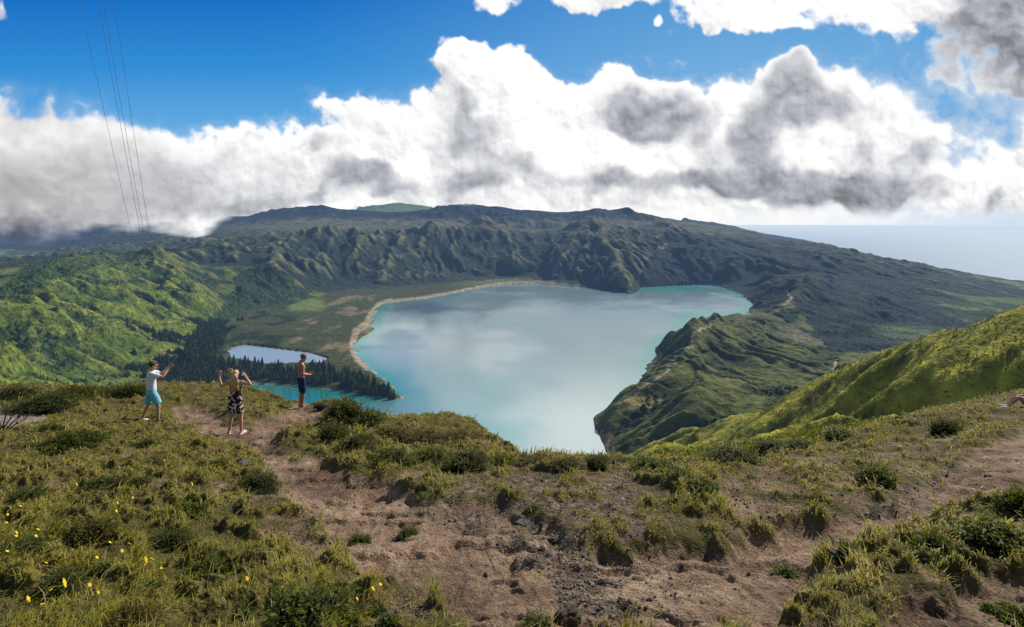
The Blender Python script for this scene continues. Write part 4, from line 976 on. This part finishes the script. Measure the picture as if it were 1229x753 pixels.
# ---- bare-chested man at the rim
p = person('person', 'bare chested person in navy blue shorts standing on the outer rim', 361, 489, R_(-62))
b = Body(); torso(b); b.tube([(0,-.005,1.46),(0,.03,1.55)], [.058,.052]); M3 = b.head((0,.065,1.63), (.1,1), -.30)
for q, ax in ((-1,.0),(1,.02)): legs(b, (q*.09,0,.90), (q*.105,.02+ax,.49), (q*.115,-.02+ax,.08), (q*.135,.11+ax,0))
arm(b, (-.185,0,1.42), (-.25,-.03,1.15), (-.14,.22,1.06)); b.hand((-.14,.22,1.06), (.45,.85,.1), (.2,.1,.9), 1., .8)
arm(b, (.185,0,1.42), (.235,.0,1.14), (.12,.27,1.07)); b.hand((.12,.27,1.07), (-.35,.9,.1), (-.2,.1,.9), 1., .8)
for q in (-1,1): b.ball((q*.085,-.075,1.33), .07, 1, .55, 1.3)
b.build('body', M_SKIN_TAN, p)
b = Body(); b.loft([(0,0,1.015,.172,.125),(0,-.005,.95,.182,.135),(0,-.005,.86,.178,.13),(0,-.005,.79,.165,.115)])
for q, ax in ((-1,.0),(1,.02)): b.tube([(q*.09,0,.90),(q*.098,.015+ax*.5,.70),(q*.104,.025+ax,.50)], [.100,.102,.098], 18, False)
b.build('shorts', M_NAVY, p, .007, 4); hair_cap('hair', M3, M_HAIRB, p, 1., 160, .05, 5); face_parts(p, M3)
# ---- person sitting at the frame's right edge, of whom a leg shows
g = ground_z(1206, 489)
p = empty('person', g, R_(60)); tag(p, 'seated person at the picture edge showing a bare lower leg and white shoe', 'person')
b = Body(); S = lambda x, y, z: (x, y-.78, z)
b.loft([S(0,0,.12)+(.16,.12), S(0,0,.25)+(.17,.125), S(0,.01,.4)+(.155,.11), S(0,.04,.55)+(.17,.11), S(0,.06,.66)+(.18,.1), S(0,.07,.74)+(.11,.07), S(0,.075,.78)+(.06,.058)])
b.tube([S(0,.08,.74),S(0,.12,.85)], [.058,.05]); M4 = b.head(S(0,.14,.92), (0,1), -.1)
for q in (-1,1):
    legs(b, S(q*.1,.02,.15), S(q*.13,.42,.45), S(q*.12,.72,.09), S(q*.13,.86,.0))
    arm(b, S(q*.19,.06,.68), S(q*.25,.2,.45), S(q*.15,.40,.50)); b.hand(S(q*.15,.40,.50), (-q*.2,.9,-.1), (-q*.8,.2,.3), 1., .6)
b.build('body', M_SKIN, p)
b = Body(); b.loft([S(0,0,.14)+(.185,.14), S(0,0,.25)+(.185,.14), S(0,.01,.4)+(.175,.128), S(0,.04,.55)+(.19,.128), S(0,.06,.66)+(.195,.115), S(0,.07,.745)+(.12,.085)])
for q in (-1,1): b.tube([S(q*.17,.06,.67),S(q*.225,.14,.54)], [.075,.068], 16, False)
b.build('t_shirt', M_SHIRT, p, .008, 4)
b = Body(); b.loft([S(0,0,.07)+(.18,.14), S(0,0,.20)+(.185,.145), S(0,0,.26)+(.17,.13)])
for q in (-1,1): b.tube([S(q*.1,.02,.15),S(q*.118,.25,.33)], [.11,.10], 16, False)
b.build('shorts', M_NAVY, p, .008, 4); hair_cap('hair', M4, M_HAIRB, p, 1., 120, .05, 6); face_parts(p, M4)
for q in (-1,1): shoe('shoe', S(q*.12,.72,.09), S(q*.13,.86,0), M_SHOEW, p)
# ---- bag by the rim
g = ground_z(384, 489); bag = empty('backpack', g, R_(20)); tag(bag, 'small black bag lying on the bare rim beside the bare chested man', 'bag')
b = Body(); b.loft([(0,0,0,.17,.11),(0,0,.03,.20,.13),(.01,0,.08,.19,.12),(.05,0,.125,.12,.085),(.08,0,.145,.06,.05)]); b.build('pouch', M_BAG, bag, .009, 6)
b = Body(); b.loft([(0,-.12,.02,.10,.03),(0,-.125,.06,.105,.035),(0,-.12,.10,.09,.025)]); b.build('pocket', M_BAG, bag, .009, 3)
b = Body(); b.tube([(-.02,.03,.12),(-.12,.06,.15),(-.20,.05,.09),(-.21,0,.01)], [.014,.016,.016,.014], 8); b.build('strap', M_BAG, bag, 0)
# ================================================================ SHRUBS, FLOWERS, ROCKS, TREES, CABLES
def leaf_cloud(seed, n, prof=1., leaf=.034, twig=True):
    """a cushion of many small leaves around a unit dome (width 2, height 1)"""
    r = np.random.default_rng(seed)
    a = r.random(n)*2*np.pi; ct = r.random(n)**.8; rad_ = (.72+.30*r.random(n))
    lump = 1+.42*fbm(np.cos(a)*2+ct*1.5+seed, np.sin(a)*2+ct*2.2, seed, 3)*2
    st = np.sqrt(np.maximum(0, 1-ct**2)); P = np.stack([np.cos(a)*st*rad_*lump, np.sin(a)*st*rad_*lump, ct*rad_*lump*prof], 1)
    nr = P/np.maximum(np.linalg.norm(P, axis=1, keepdims=True), 1e-6)
    d = nr*.8+r.normal(0,.55,(n,3)); d[:,2] += .35; d /= np.linalg.norm(d, axis=1, keepdims=True)
    s = np.cross(d, r.normal(size=(n,3))); s /= np.linalg.norm(s, axis=1, keepdims=True)+1e-9
    L_ = leaf*(.6+.9*r.random(n))[:,None]; w = L_*.30
    V = np.stack([P, P+d*L_*.5+s*w, P+d*L_, P+d*L_*.5-s*w], 1).reshape(-1,3); o = np.arange(n)*4
    Q = np.stack([o, o+1, o+2, o+3], 1)
    inner = np.clip((np.linalg.norm(P*np.array([1,1,1/prof]), axis=1)-.55)/.6, 0, 1)
    return V, Q, inner, r
def shrub_mesh(seed, n, prof, leaf, c0, c1):
    V, Q, inner, r = leaf_cloud(seed, n, prof, leaf)
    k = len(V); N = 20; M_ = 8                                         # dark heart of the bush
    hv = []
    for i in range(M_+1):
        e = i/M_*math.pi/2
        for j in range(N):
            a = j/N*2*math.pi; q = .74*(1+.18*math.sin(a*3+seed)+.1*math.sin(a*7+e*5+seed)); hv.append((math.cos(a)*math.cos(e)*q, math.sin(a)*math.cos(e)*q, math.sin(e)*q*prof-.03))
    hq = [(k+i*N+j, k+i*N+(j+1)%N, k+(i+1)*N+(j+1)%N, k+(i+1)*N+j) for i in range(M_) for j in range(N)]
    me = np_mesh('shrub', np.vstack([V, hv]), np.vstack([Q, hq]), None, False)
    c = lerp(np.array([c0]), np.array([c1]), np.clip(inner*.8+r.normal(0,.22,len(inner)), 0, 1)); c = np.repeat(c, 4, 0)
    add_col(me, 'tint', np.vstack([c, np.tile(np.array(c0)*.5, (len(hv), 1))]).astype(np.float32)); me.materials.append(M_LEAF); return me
SH = [shrub_mesh(11+i, 3400, 1., .085, (.020,.027,.008), (.095,.110,.024)) for i in range(4)]       # dark heath
SG = [shrub_mesh(31+i, 3000, 1., .11, (.028,.045,.008), (.135,.155,.030)) for i in range(3)]        # greener cushions
SO = [shrub_mesh(51+i, 3000, 1., .10, (.045,.040,.010), (.160,.135,.036)) for i in range(2)]        # olive brown
G1 = 'low heath shrubs along the ridge'
SHR = [ # px, py, width, height in the photograph's scale, kind, label
 (14,480,60,22,0,'dark heath shrub at the far left above the grey rock slab'),(52,489,66,24,0,'dark spreading shrub hanging over the grey rock slab'),(84,477,54,18,2,'brownish heath shrub right of the grey slab on the skyline'),
 (112,473,40,13,2,None),(152,471,44,17,0,'rounded dark shrub on the skyline just left of the white t-shirt'),(60,516,32,12,0,None),(92,531,58,20,1,'bright green cushion shrub below the grey slab'),(62,533,36,13,0,None),
 (128,588,58,20,0,'flat dark shrub in the middle of the left grass'),(162,580,34,13,0,None),(308,587,50,24,0,'dark shrub at the left border of the dirt path'),(226,616,42,22,1,'green shrub topped with yellow flowers in the left grass'),(262,562,26,16,1,'small shrub with orange flowers beside the path'),
 (160,750,66,32,2,'brownish mossy cushion at the bottom of the picture'),(372,752,120,56,1,'large green shrub at the bottom edge'),(72,712,50,34,0,None),(20,668,60,30,0,None),(112,650,58,34,2,None),(200,652,52,22,0,None),(36,600,50,16,0,None),(250,690,46,26,1,None),(175,535,28,12,0,None),
 (414,500,50,30,0,'dark shrub on the rim right of the black bag'),(398,524,40,28,0,None),(440,506,46,22,1,None),(428,540,46,26,0,'dark shrub under the yellow flowers on the rim'),(472,556,54,24,0,'dark shrub in front of the sunlit knoll'),(470,524,50,14,2,None),(505,528,60,14,2,None),(548,526,60,12,2,None),
 (560,560,58,26,0,'dark shrub at the right foot of the sunlit knoll'),(520,548,46,18,1,None),(600,556,40,14,1,None),(640,556,44,10,2,None),(678,556,36,10,2,None),(717,557,30,15,0,'round dark bush on the skyline against the lake'),(748,556,34,10,0,None),
 (782,562,44,18,1,None),(815,570,34,15,1,None),(838,588,46,20,1,None),(880,552,58,22,0,'wide dark shrub at the foot of the near green hill'),(925,540,40,17,0,None),(962,534,38,13,1,None),(1010,524,40,14,1,None),(1135,517,36,26,0,'round dark shrub above the dirt bank on the right'),(1052,582,44,30,1,'green shrub with yellow flowers on the upper bank of the right path'),(1092,512,34,13,1,None),
 (1195,650,70,34,1,'leafy green shrub below the right path at the edge'),(1122,662,44,30,1,'bright green clump with dry grass on the lower right bank'),(1228,618,46,40,1,None),(1018,672,26,30,1,None),(945,690,36,16,1,'low leafy green plant growing alone on the bare dirt'),(1222,748,40,30,1,None),(490,640,24,10,1,None),(640,612,22,9,1,None),(432,650,26,12,1,None),(645,750,40,16,1,'moss green tuft at the bottom beside the brown rock')]
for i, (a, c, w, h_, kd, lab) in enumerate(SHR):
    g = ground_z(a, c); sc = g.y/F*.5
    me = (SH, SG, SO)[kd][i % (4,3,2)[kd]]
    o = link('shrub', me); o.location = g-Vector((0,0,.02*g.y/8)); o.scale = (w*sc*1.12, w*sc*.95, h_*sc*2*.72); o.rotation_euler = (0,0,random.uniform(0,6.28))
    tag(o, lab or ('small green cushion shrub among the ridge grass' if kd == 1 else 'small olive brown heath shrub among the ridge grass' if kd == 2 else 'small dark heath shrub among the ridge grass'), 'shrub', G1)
# ---- yellow flowers: plant > stalk > flower_head
def petal_mesh(seed):
    r = random.Random(seed); bm = bmesh.new()
    for ring, n, L_, up in ((0,13,1.,.10),(1,10,.68,.32)):
        for k in range(n):
            a = 2*math.pi*(k+.5*ring)/n+r.uniform(-.1,.1); d = Vector((math.cos(a), math.sin(a), up)); s = Vector((-math.sin(a), math.cos(a), 0))
            v = [bm.verts.new(p) for p in (Vector((0,0,.02*ring)), d*L_*.55+s*.14, d*L_+s*.09, d*L_-s*.09, d*L_*.55-s*.14)]; bm.faces.new(v)
    bmesh.ops.create_icosphere(bm, subdivisions=1, radius=.24, matrix=Matrix.Translation((0,0,.12)))
    me = bpy.data.meshes.new('flower_head'); bm.to_mesh(me); bm.free(); return me
tY = NT('petal_yellow'); M_PETAL = tY.done(tY.principled((.86,.60,.020), .6, None, .2)); M_STALK = simple_mat('stalk_green', (.07,.10,.025), .7, .2)
FH = [petal_mesh(i) for i in range(3)]
for m_ in FH: m_.materials.append(M_PETAL)
b_ = Body(); b_.tube([(0,0,0),(.05,.02,.5),(.04,.05,1.)], [.035,.028,.02], 5, False); me_st = bpy.data.meshes.new('stalk'); b_.bm.to_mesh(me_st); b_.bm.free(); me_st.materials.append(M_STALK)
LV, LQ, LI, _ = leaf_cloud(77, 260, .5, .5); me_lf = np_mesh('leaf_rosette', LV, LQ, None, False); add_col(me_lf, 'tint', np.tile(np.array([[.06,.09,.02]], np.float32), (len(LV),1))); me_lf.materials.append(M_LEAF)
FLW = [(18,652,4,None),(28,628,3,None),(62,662,5,None),(74,688,5,None),(96,604,2,None),(128,632,3,None),(152,690,5,None),(184,702,4,None),(166,716,3,'yellow flowers low in the left grass beside a dark shrub'),(100,744,6,'thick cluster of yellow flowers at the bottom left corner'),(60,750,5,None),(122,684,4,None),(20,684,3,None),(78,618,5,None),(225,606,3,'yellow flowers on top of the green shrub in the left grass'),(152,620,3,None),
 (296,738,5,'yellow flowers beside the large green shrub at the bottom'),(330,725,3,None),(450,738,4,'yellow flowers between the dirt and the bottom edge'),(466,750,3,None),(262,558,3,'orange yellow flowers on the small shrub beside the path'),(414,520,5,None),(424,532,6,'dense yellow flowers on the rim beside the dark shrubs'),(444,546,5,None),(438,524,4,None),(400,508,3,None),(462,536,3,None),(408,536,4,None),
 (1030,556,5,'bright yellow flowers on the upper bank of the right path'),(1048,566,4,None),(1124,628,2,'yellow flowers at the top of the bank below the right path'),(1110,642,2,None),(1220,642,2,'single yellow flower at the right edge below the path'),(1190,734,1,'lone yellow flower at the bottom right'),(800,560,3,None),(826,566,4,None),(1078,504,2,None),(1178,504,2,None),(190,570,2,None)]
for i, (a, c, n, lab) in enumerate(FLW):
    g = ground_z(a, c); k = max(.034, .0042*g.y*.8); r = random.Random(100+i)
    root = empty('flowering_plant', g, r.uniform(0,6)); tag(root, lab or 'small clump of yellow flowers on thin stalks in the grass', 'flower', 'yellow flowers on the ridge')
    lf = link('leaf_rosette', me_lf, None, root); lf.scale = (k*1.6,)*3
    for q in range(n):
        st = link('stalk', me_st, None, root); hh = r.uniform(.12,.26)*(1+.02*g.y); st.location = (r.uniform(-1,1)*k*3.6, r.uniform(-1,1)*k*3.0, 0); st.scale = (k*1.6, k*1.6, hh); st.rotation_euler = (0,0,r.uniform(0,6))
        f = link('flower_head', FH[q % 3], None, st); f.location = (.04,.05,1.); f.scale = (.34/1.6, .34/1.6, .34*k/hh); f.rotation_euler = (r.uniform(-.1,.55), r.uniform(-.25,.25), r.uniform(0,6))
# ---- rocks
def rock_mesh(seed, c, flat=.6):
    bm = bmesh.new(); bmesh.ops.create_icosphere(bm, subdivisions=4, radius=1)
    for v in bm.verts:
        p = v.co.copy(); n = mnoise.fractal(p*1.3+Vector((seed*7.1,0,0)), 1, 2, 4)*.28+mnoise.cell(p*1.7+Vector((seed,0,0)))*.16; v.co = p*(1+n); v.co.z = v.co.z*flat
        for ax in range(3): v.co[ax] = max(-.82, min(.82, v.co[ax])) if ax < 2 else v.co[ax]
    me = bpy.data.meshes.new('rock'); bm.to_mesh(me); bm.free(); me.polygons.foreach_set('use_smooth', [False]*len(me.polygons))
    t = NT('rock_face'); co = t.n('ShaderNodeTexCoord').outputs['Object']; n1 = t.noise(co, 3., 6, .7); n2 = t.noise(co, 11., 5, .7)
    cc = t.mix(t.ramp(n1, .35, .65), tuple(x*.55 for x in c)+(1,), tuple(x*1.25 for x in c)+(1,)); b = t.bump(n2, .9, .12)
    me.materials.append(t.done(t.principled(cc, .95, b, .15))); return me
RK = [(682,745,34,24,(.20,.155,.115),'lumpy brown rock half buried at the bottom of the path'),(628,624,24,9,(.26,.235,.21),'flat pale grey stone below the tussocks in the centre'),(293,684,0,0,None,None),(722,702,15,10,(.17,.14,.115),'rounded grey brown stone in the gravel'),(668,648,22,7,(.25,.20,.14),'flat tan stone lying at the ledge of the path'),(650,660,12,9,(.13,.11,.09),'dark stone tucked under the path ledge'),
 (652,648,0,0,None,None),(582,692,7,6,(.05,.045,.04),'small black stone alone on the pale dirt'),(294,556,16,8,(.24,.23,.22),'pale grey stone in the grass left of the path'),(718,748,12,9,(.15,.12,.10),'grey stone right of the lumpy brown rock'),(648,636,7,16,(.28,.25,.22),'thin upright pale stone in the gravel slope'),(795,594,5,5,(.36,.34,.32),'tiny whitish stone in the dry grass on the right'),
 (745,722,11,7,(.19,.15,.12),'small brown stone on the lower path'),(1000,662,16,6,(.24,.2,.16),'flat light stone beside the right path'),(1188,572,12,6,(.13,.10,.085),'dark stone beside the burrow hole'),(1165,660,14,8,(.16,.13,.11),'grey stone under the lower right bank'),(560,642,14,7,(.19,.15,.12),'brown stone on the smooth dirt left of the ledge'),(475,650,12,7,(.15,.12,.10),'dark brown stone beside a moss tuft')]
for i, (a, c, w, h_, colr, lab) in enumerate(RK):
    if not lab: continue
    g = ground_z(a, c); sc = g.y/F*.5; o = link('rock', rock_mesh(i+3, colr, .9)); o.location = g+Vector((0,0,h_*sc*.25)); o.scale = (w*sc, w*sc*.8, h_*sc*1.1); o.rotation_euler = (random.uniform(-.2,.2), random.uniform(-.2,.2), random.uniform(0,6)); tag(o, lab, 'rock')
# ---- bare twigs at the left edge
g = ground_z(3, 512); tw = empty('dead_shrub', g, 0); tag(tw, 'leafless dark twigs of a dead shrub at the left edge beside the slab', 'shrub')
M_TWIG = simple_mat('twig_bark', (.035,.028,.024), .9, .1, .3, 30); b = Body(); r = random.Random(9)
def twig(p, d, L_, R__, n):
    q = p+d*L_; m = p.lerp(q,.5)+Vector((r.uniform(-1,1),r.uniform(-1,1),r.uniform(-1,1)))*L_*.08; b.tube([p,m,q],[R__,R__*.8,R__*.55],6,False)
    if n:
        for _ in range(r.choice((2,3))): twig(q, (d+Vector((r.uniform(-.8,.8),r.uniform(-.8,.8),r.uniform(-.3,.5)))).normalized(), L_*.68, R__*.55, n-1)
for k in range(6): twig(Vector((r.uniform(-.1,.1),r.uniform(-.1,.1),0)), Vector((r.uniform(-.6,.9),r.uniform(-.5,.5),r.uniform(.3,1))).normalized(), .32, .020, 3)
b.build('branches', M_TWIG, tw, 0)
# ---- conifers
def conifer(seed):
    r = random.Random(seed); V, Q, T_ = [], [], []
    for k in range(9):
        f = k/9; z0 = .10+.86*f; rd = (.20*(1-f)**.8+.015)*r.uniform(.85,1.15); n = 9; base = len(V); V.append((r.uniform(-.01,.01), r.uniform(-.01,.01), min(1., z0+.19)))
        for j in range(n*2):
            a = math.pi*j/n+k; q = rd*(1 if j % 2 else .55)*r.uniform(.75,1.2); V.append((math.cos(a)*q, math.sin(a)*q, z0-.045*(j % 2)+r.uniform(-.02,.02)))
        for j in range(n*2): T_.append((base, base+1+j, base+1+(j+1) % (n*2)))
    for j in range(5):
        a = 2*math.pi*j/5; V.append((.014*math.cos(a), .014*math.sin(a), -.03)); V.append((.01*math.cos(a), .01*math.sin(a), .3))
    o = len(V)-10
    for j in range(5): Q.append((o+2*j, o+2*((j+1) % 5), o+2*((j+1) % 5)+1, o+2*j+1))
    return np.array(V), np.array(Q), np.array(T_)
CF = [conifer(i) for i in range(4)]
tC = NT('conifer_needles'); M_CON = tC.done(haze(tC, tC.principled(tC.mix(tC.n('ShaderNodeObjectInfo').outputs['Random'], (.022,.045,.016,1), (.075,.110,.030,1)), .9, None, .1)))
cm = []
for V, Q, T_ in CF:
    me = np_mesh('conifer_tree', V, Q, T_, False); me.materials.append(M_CON); cm.append(me)
SPIT = [(256,436),(300,439),(340,443),(392,443),(432,455),(466,470),(478,478),(440,473),(400,463),(340,458),(300,456),(256,455)]
pts = []; rs = np.random.default_rng(5)
while len(pts) < 520:
    a, c = rs.uniform(250, 482), rs.uniform(430, 480)
    if in_poly(np.array([a]), np.array([c]), SPIT)[0]: pts.append((*on_level(a, c, 4.), c))
pts.sort(key=lambda q: q[1])
stuff_pts = []
for i, (X, Y, c) in enumerate(pts):
    h_ = rs.choice([10,14,17,20,22])*rs.uniform(.85,1.1)*(.75 if Y < 1050 else 1)
    if i < 290:
        o = link('conifer_tree', cm[i % 4]); o.location = (X, Y, float(land(np.array([X]), np.array([Y]))[0])-.5); w_ = h_*rs.uniform(.95,1.5); o.scale = (w_, w_, h_); o.rotation_euler = (0,0,rs.uniform(0,6.28))
        tag(o, 'dark conifer in the wood on the spit between the pond and the turquoise bay', 'tree', 'conifers on the spit')
    else: stuff_pts.append((X, Y, h_))
# the rest of the woods, far off and read as one mass
ww = ((shaded_wood & (dw > .6) & (T_PPY > 392+fbm(T_X/90, T_Y/90, 97, 3)*40)) | (hill_l & (trees > .7) & (T_PPX > 150) & (T_PPY > 385)) ) & (T_R < 2500)
idx = np.nonzero(ww)[0]; pr = 1/np.maximum(1, 1e6/T_R[idx]**2); idx = rs.choice(idx, size=min(3400, len(idx)), replace=False, p=pr/pr.sum())
i2 = np.nonzero(hill_l & (trees > .3) & ~shaded_wood & (T_R < 2300))[0]; p2 = T_R[i2]**2; i2 = rs.choice(i2, size=min(3000, len(i2)), replace=False, p=p2/p2.sum()); idx = np.concatenate([idx, i2])
allp = [(X, Y, float(land(np.array([X]), np.array([Y]))[0]), h_) for X, Y, h_ in stuff_pts]+[(T_X[k], T_Y[k], T_Z[k], rs.uniform(5, 14)*(1 if q < len(idx)-len(i2) else .6)) for q, k in enumerate(idx)]
VV, QQ, TT, off = [], [], [], 0; tints = []
for i, (X, Y, Z, h_) in enumerate(allp):
    V, Q, T_ = CF[i % 4]; a = rs.uniform(0, 6.28); ca, sa = math.cos(a), math.sin(a)
    VV.append(np.stack([(V[:,0]*ca-V[:,1]*sa)*h_*1.15+X, (V[:,0]*sa+V[:,1]*ca)*h_*1.15+Y, V[:,2]*h_+Z-.6], 1)); QQ.append(Q+off); TT.append(T_+off); off += len(V); tints.append(np.full((len(V),1), rs.random()))
me = np_mesh('forest', np.vstack(VV), np.vstack(QQ), np.vstack(TT), False); tn = np.vstack(tints)
add_col(me, 'tint', np.array([[.020,.042,.016]])*(1-tn)+np.array([[.070,.10,.028]])*tn**1.5)
tF = NT('forest_needles'); M_FOR = tF.done(haze(tF, tF.principled(tF.attr('tint').outputs['Color'], .9, None, .1))); tag(link('forest', me, M_FOR), kind='stuff')
# ---- low heath covering the near green hill, read as one mass
hs_ = np.nonzero((T_X > 15)&(T_R > 58)&(T_R < 640)&(T_PPX > 690)&(T_PPX < 1330))[0]
wgt_ = np.clip(1/(T_R[hs_]**.3), 0, 1)*(.25+smooth(-.1, .3, fbm(T_X[hs_]/14, T_Y[hs_]/14, 501, 4))); hs_ = rs.choice(hs_, size=min(60000, len(hs_)), replace=False, p=wgt_/wgt_.sum())
nh = len(hs_); cen = np.stack([T_X[hs_], T_Y[hs_], T_Z[hs_]], 1)+rs.normal(0, .5, (nh,3))*np.array([1,1,.0]); rr2 = T_R[hs_]
szh = (.16+.42*rs.random(nh)**2.5)*(.55+rr2/330)
dirs = rs.normal(size=(nh,7,3)); dirs[:,:,2] = np.abs(dirs[:,:,2])*.8+.25; dirs /= np.linalg.norm(dirs, axis=2, keepdims=True)
sid = np.cross(dirs, rs.normal(size=(nh,7,3))); sid /= np.linalg.norm(sid, axis=2, keepdims=True)+1e-6
tip = cen[:,None]+dirs*szh[:,None,None]; b0 = cen[:,None]+dirs*szh[:,None,None]*.15-np.array([0,0,.05])
VH = np.stack([b0-sid*szh[:,None,None]*.22, b0+sid*szh[:,None,None]*.22, tip+sid*szh[:,None,None]*.10, tip-sid*szh[:,None,None]*.10], 2).reshape(-1,3)
QH = np.arange(len(VH)).reshape(-1,4); me = np_mesh('heath', VH, QH, None, False)
hd = smooth(.0, .35, fbm((T_X[hs_]+T_Y[hs_]*.5)/30, (T_Y[hs_]-T_X[hs_]*.3)/12, 505, 4)+rs.normal(0,.12,nh))
hcl = lerp(C(.20,.20,.03)[None], C(.045,.058,.014)[None], hd)*(.6+.8*rs.random(nh))[:,None]; add_col(me, 'tint', np.repeat(hcl, 28, 0))
tag(link('heath', me, M_LEAF), kind='stuff')
# ---- power cables
M_CABLE = simple_mat('cable_metal', (.42,.38,.42), .5, .4)
for x0, x1, w_, lab in ((91,170,1,'leftmost and most separate of the four overhead power cables'),(117,178.5,1,'left cable of the close middle pair of power cables'),(123.5,182,1,'right cable of the close middle pair of power cables'),(138.5,187.5,1,'rightmost of the four overhead power cables')):
    A0 = Vector(W(x0-16, -90, 70)); B0_ = Vector(W(x1, 309, 2700)); P, R__ = [], []
    for k in range(61):
        f = (k/60)**1.6; q = A0.lerp(B0_, f); P.append(q); 
    # sag
    P = [q-Vector((0,0,1))*4*26*((k/60)**1.6)*(1-(k/60)**1.6) for k, q in enumerate(P)]
    R__ = [min(.00026*q.y, .42)+.004 for q in P]
    b = Body(); b.tube(P, R__, 6, False); o = b.build('power_cable', M_CABLE, None, 0); tag(o, lab, 'cable', 'overhead power cables')
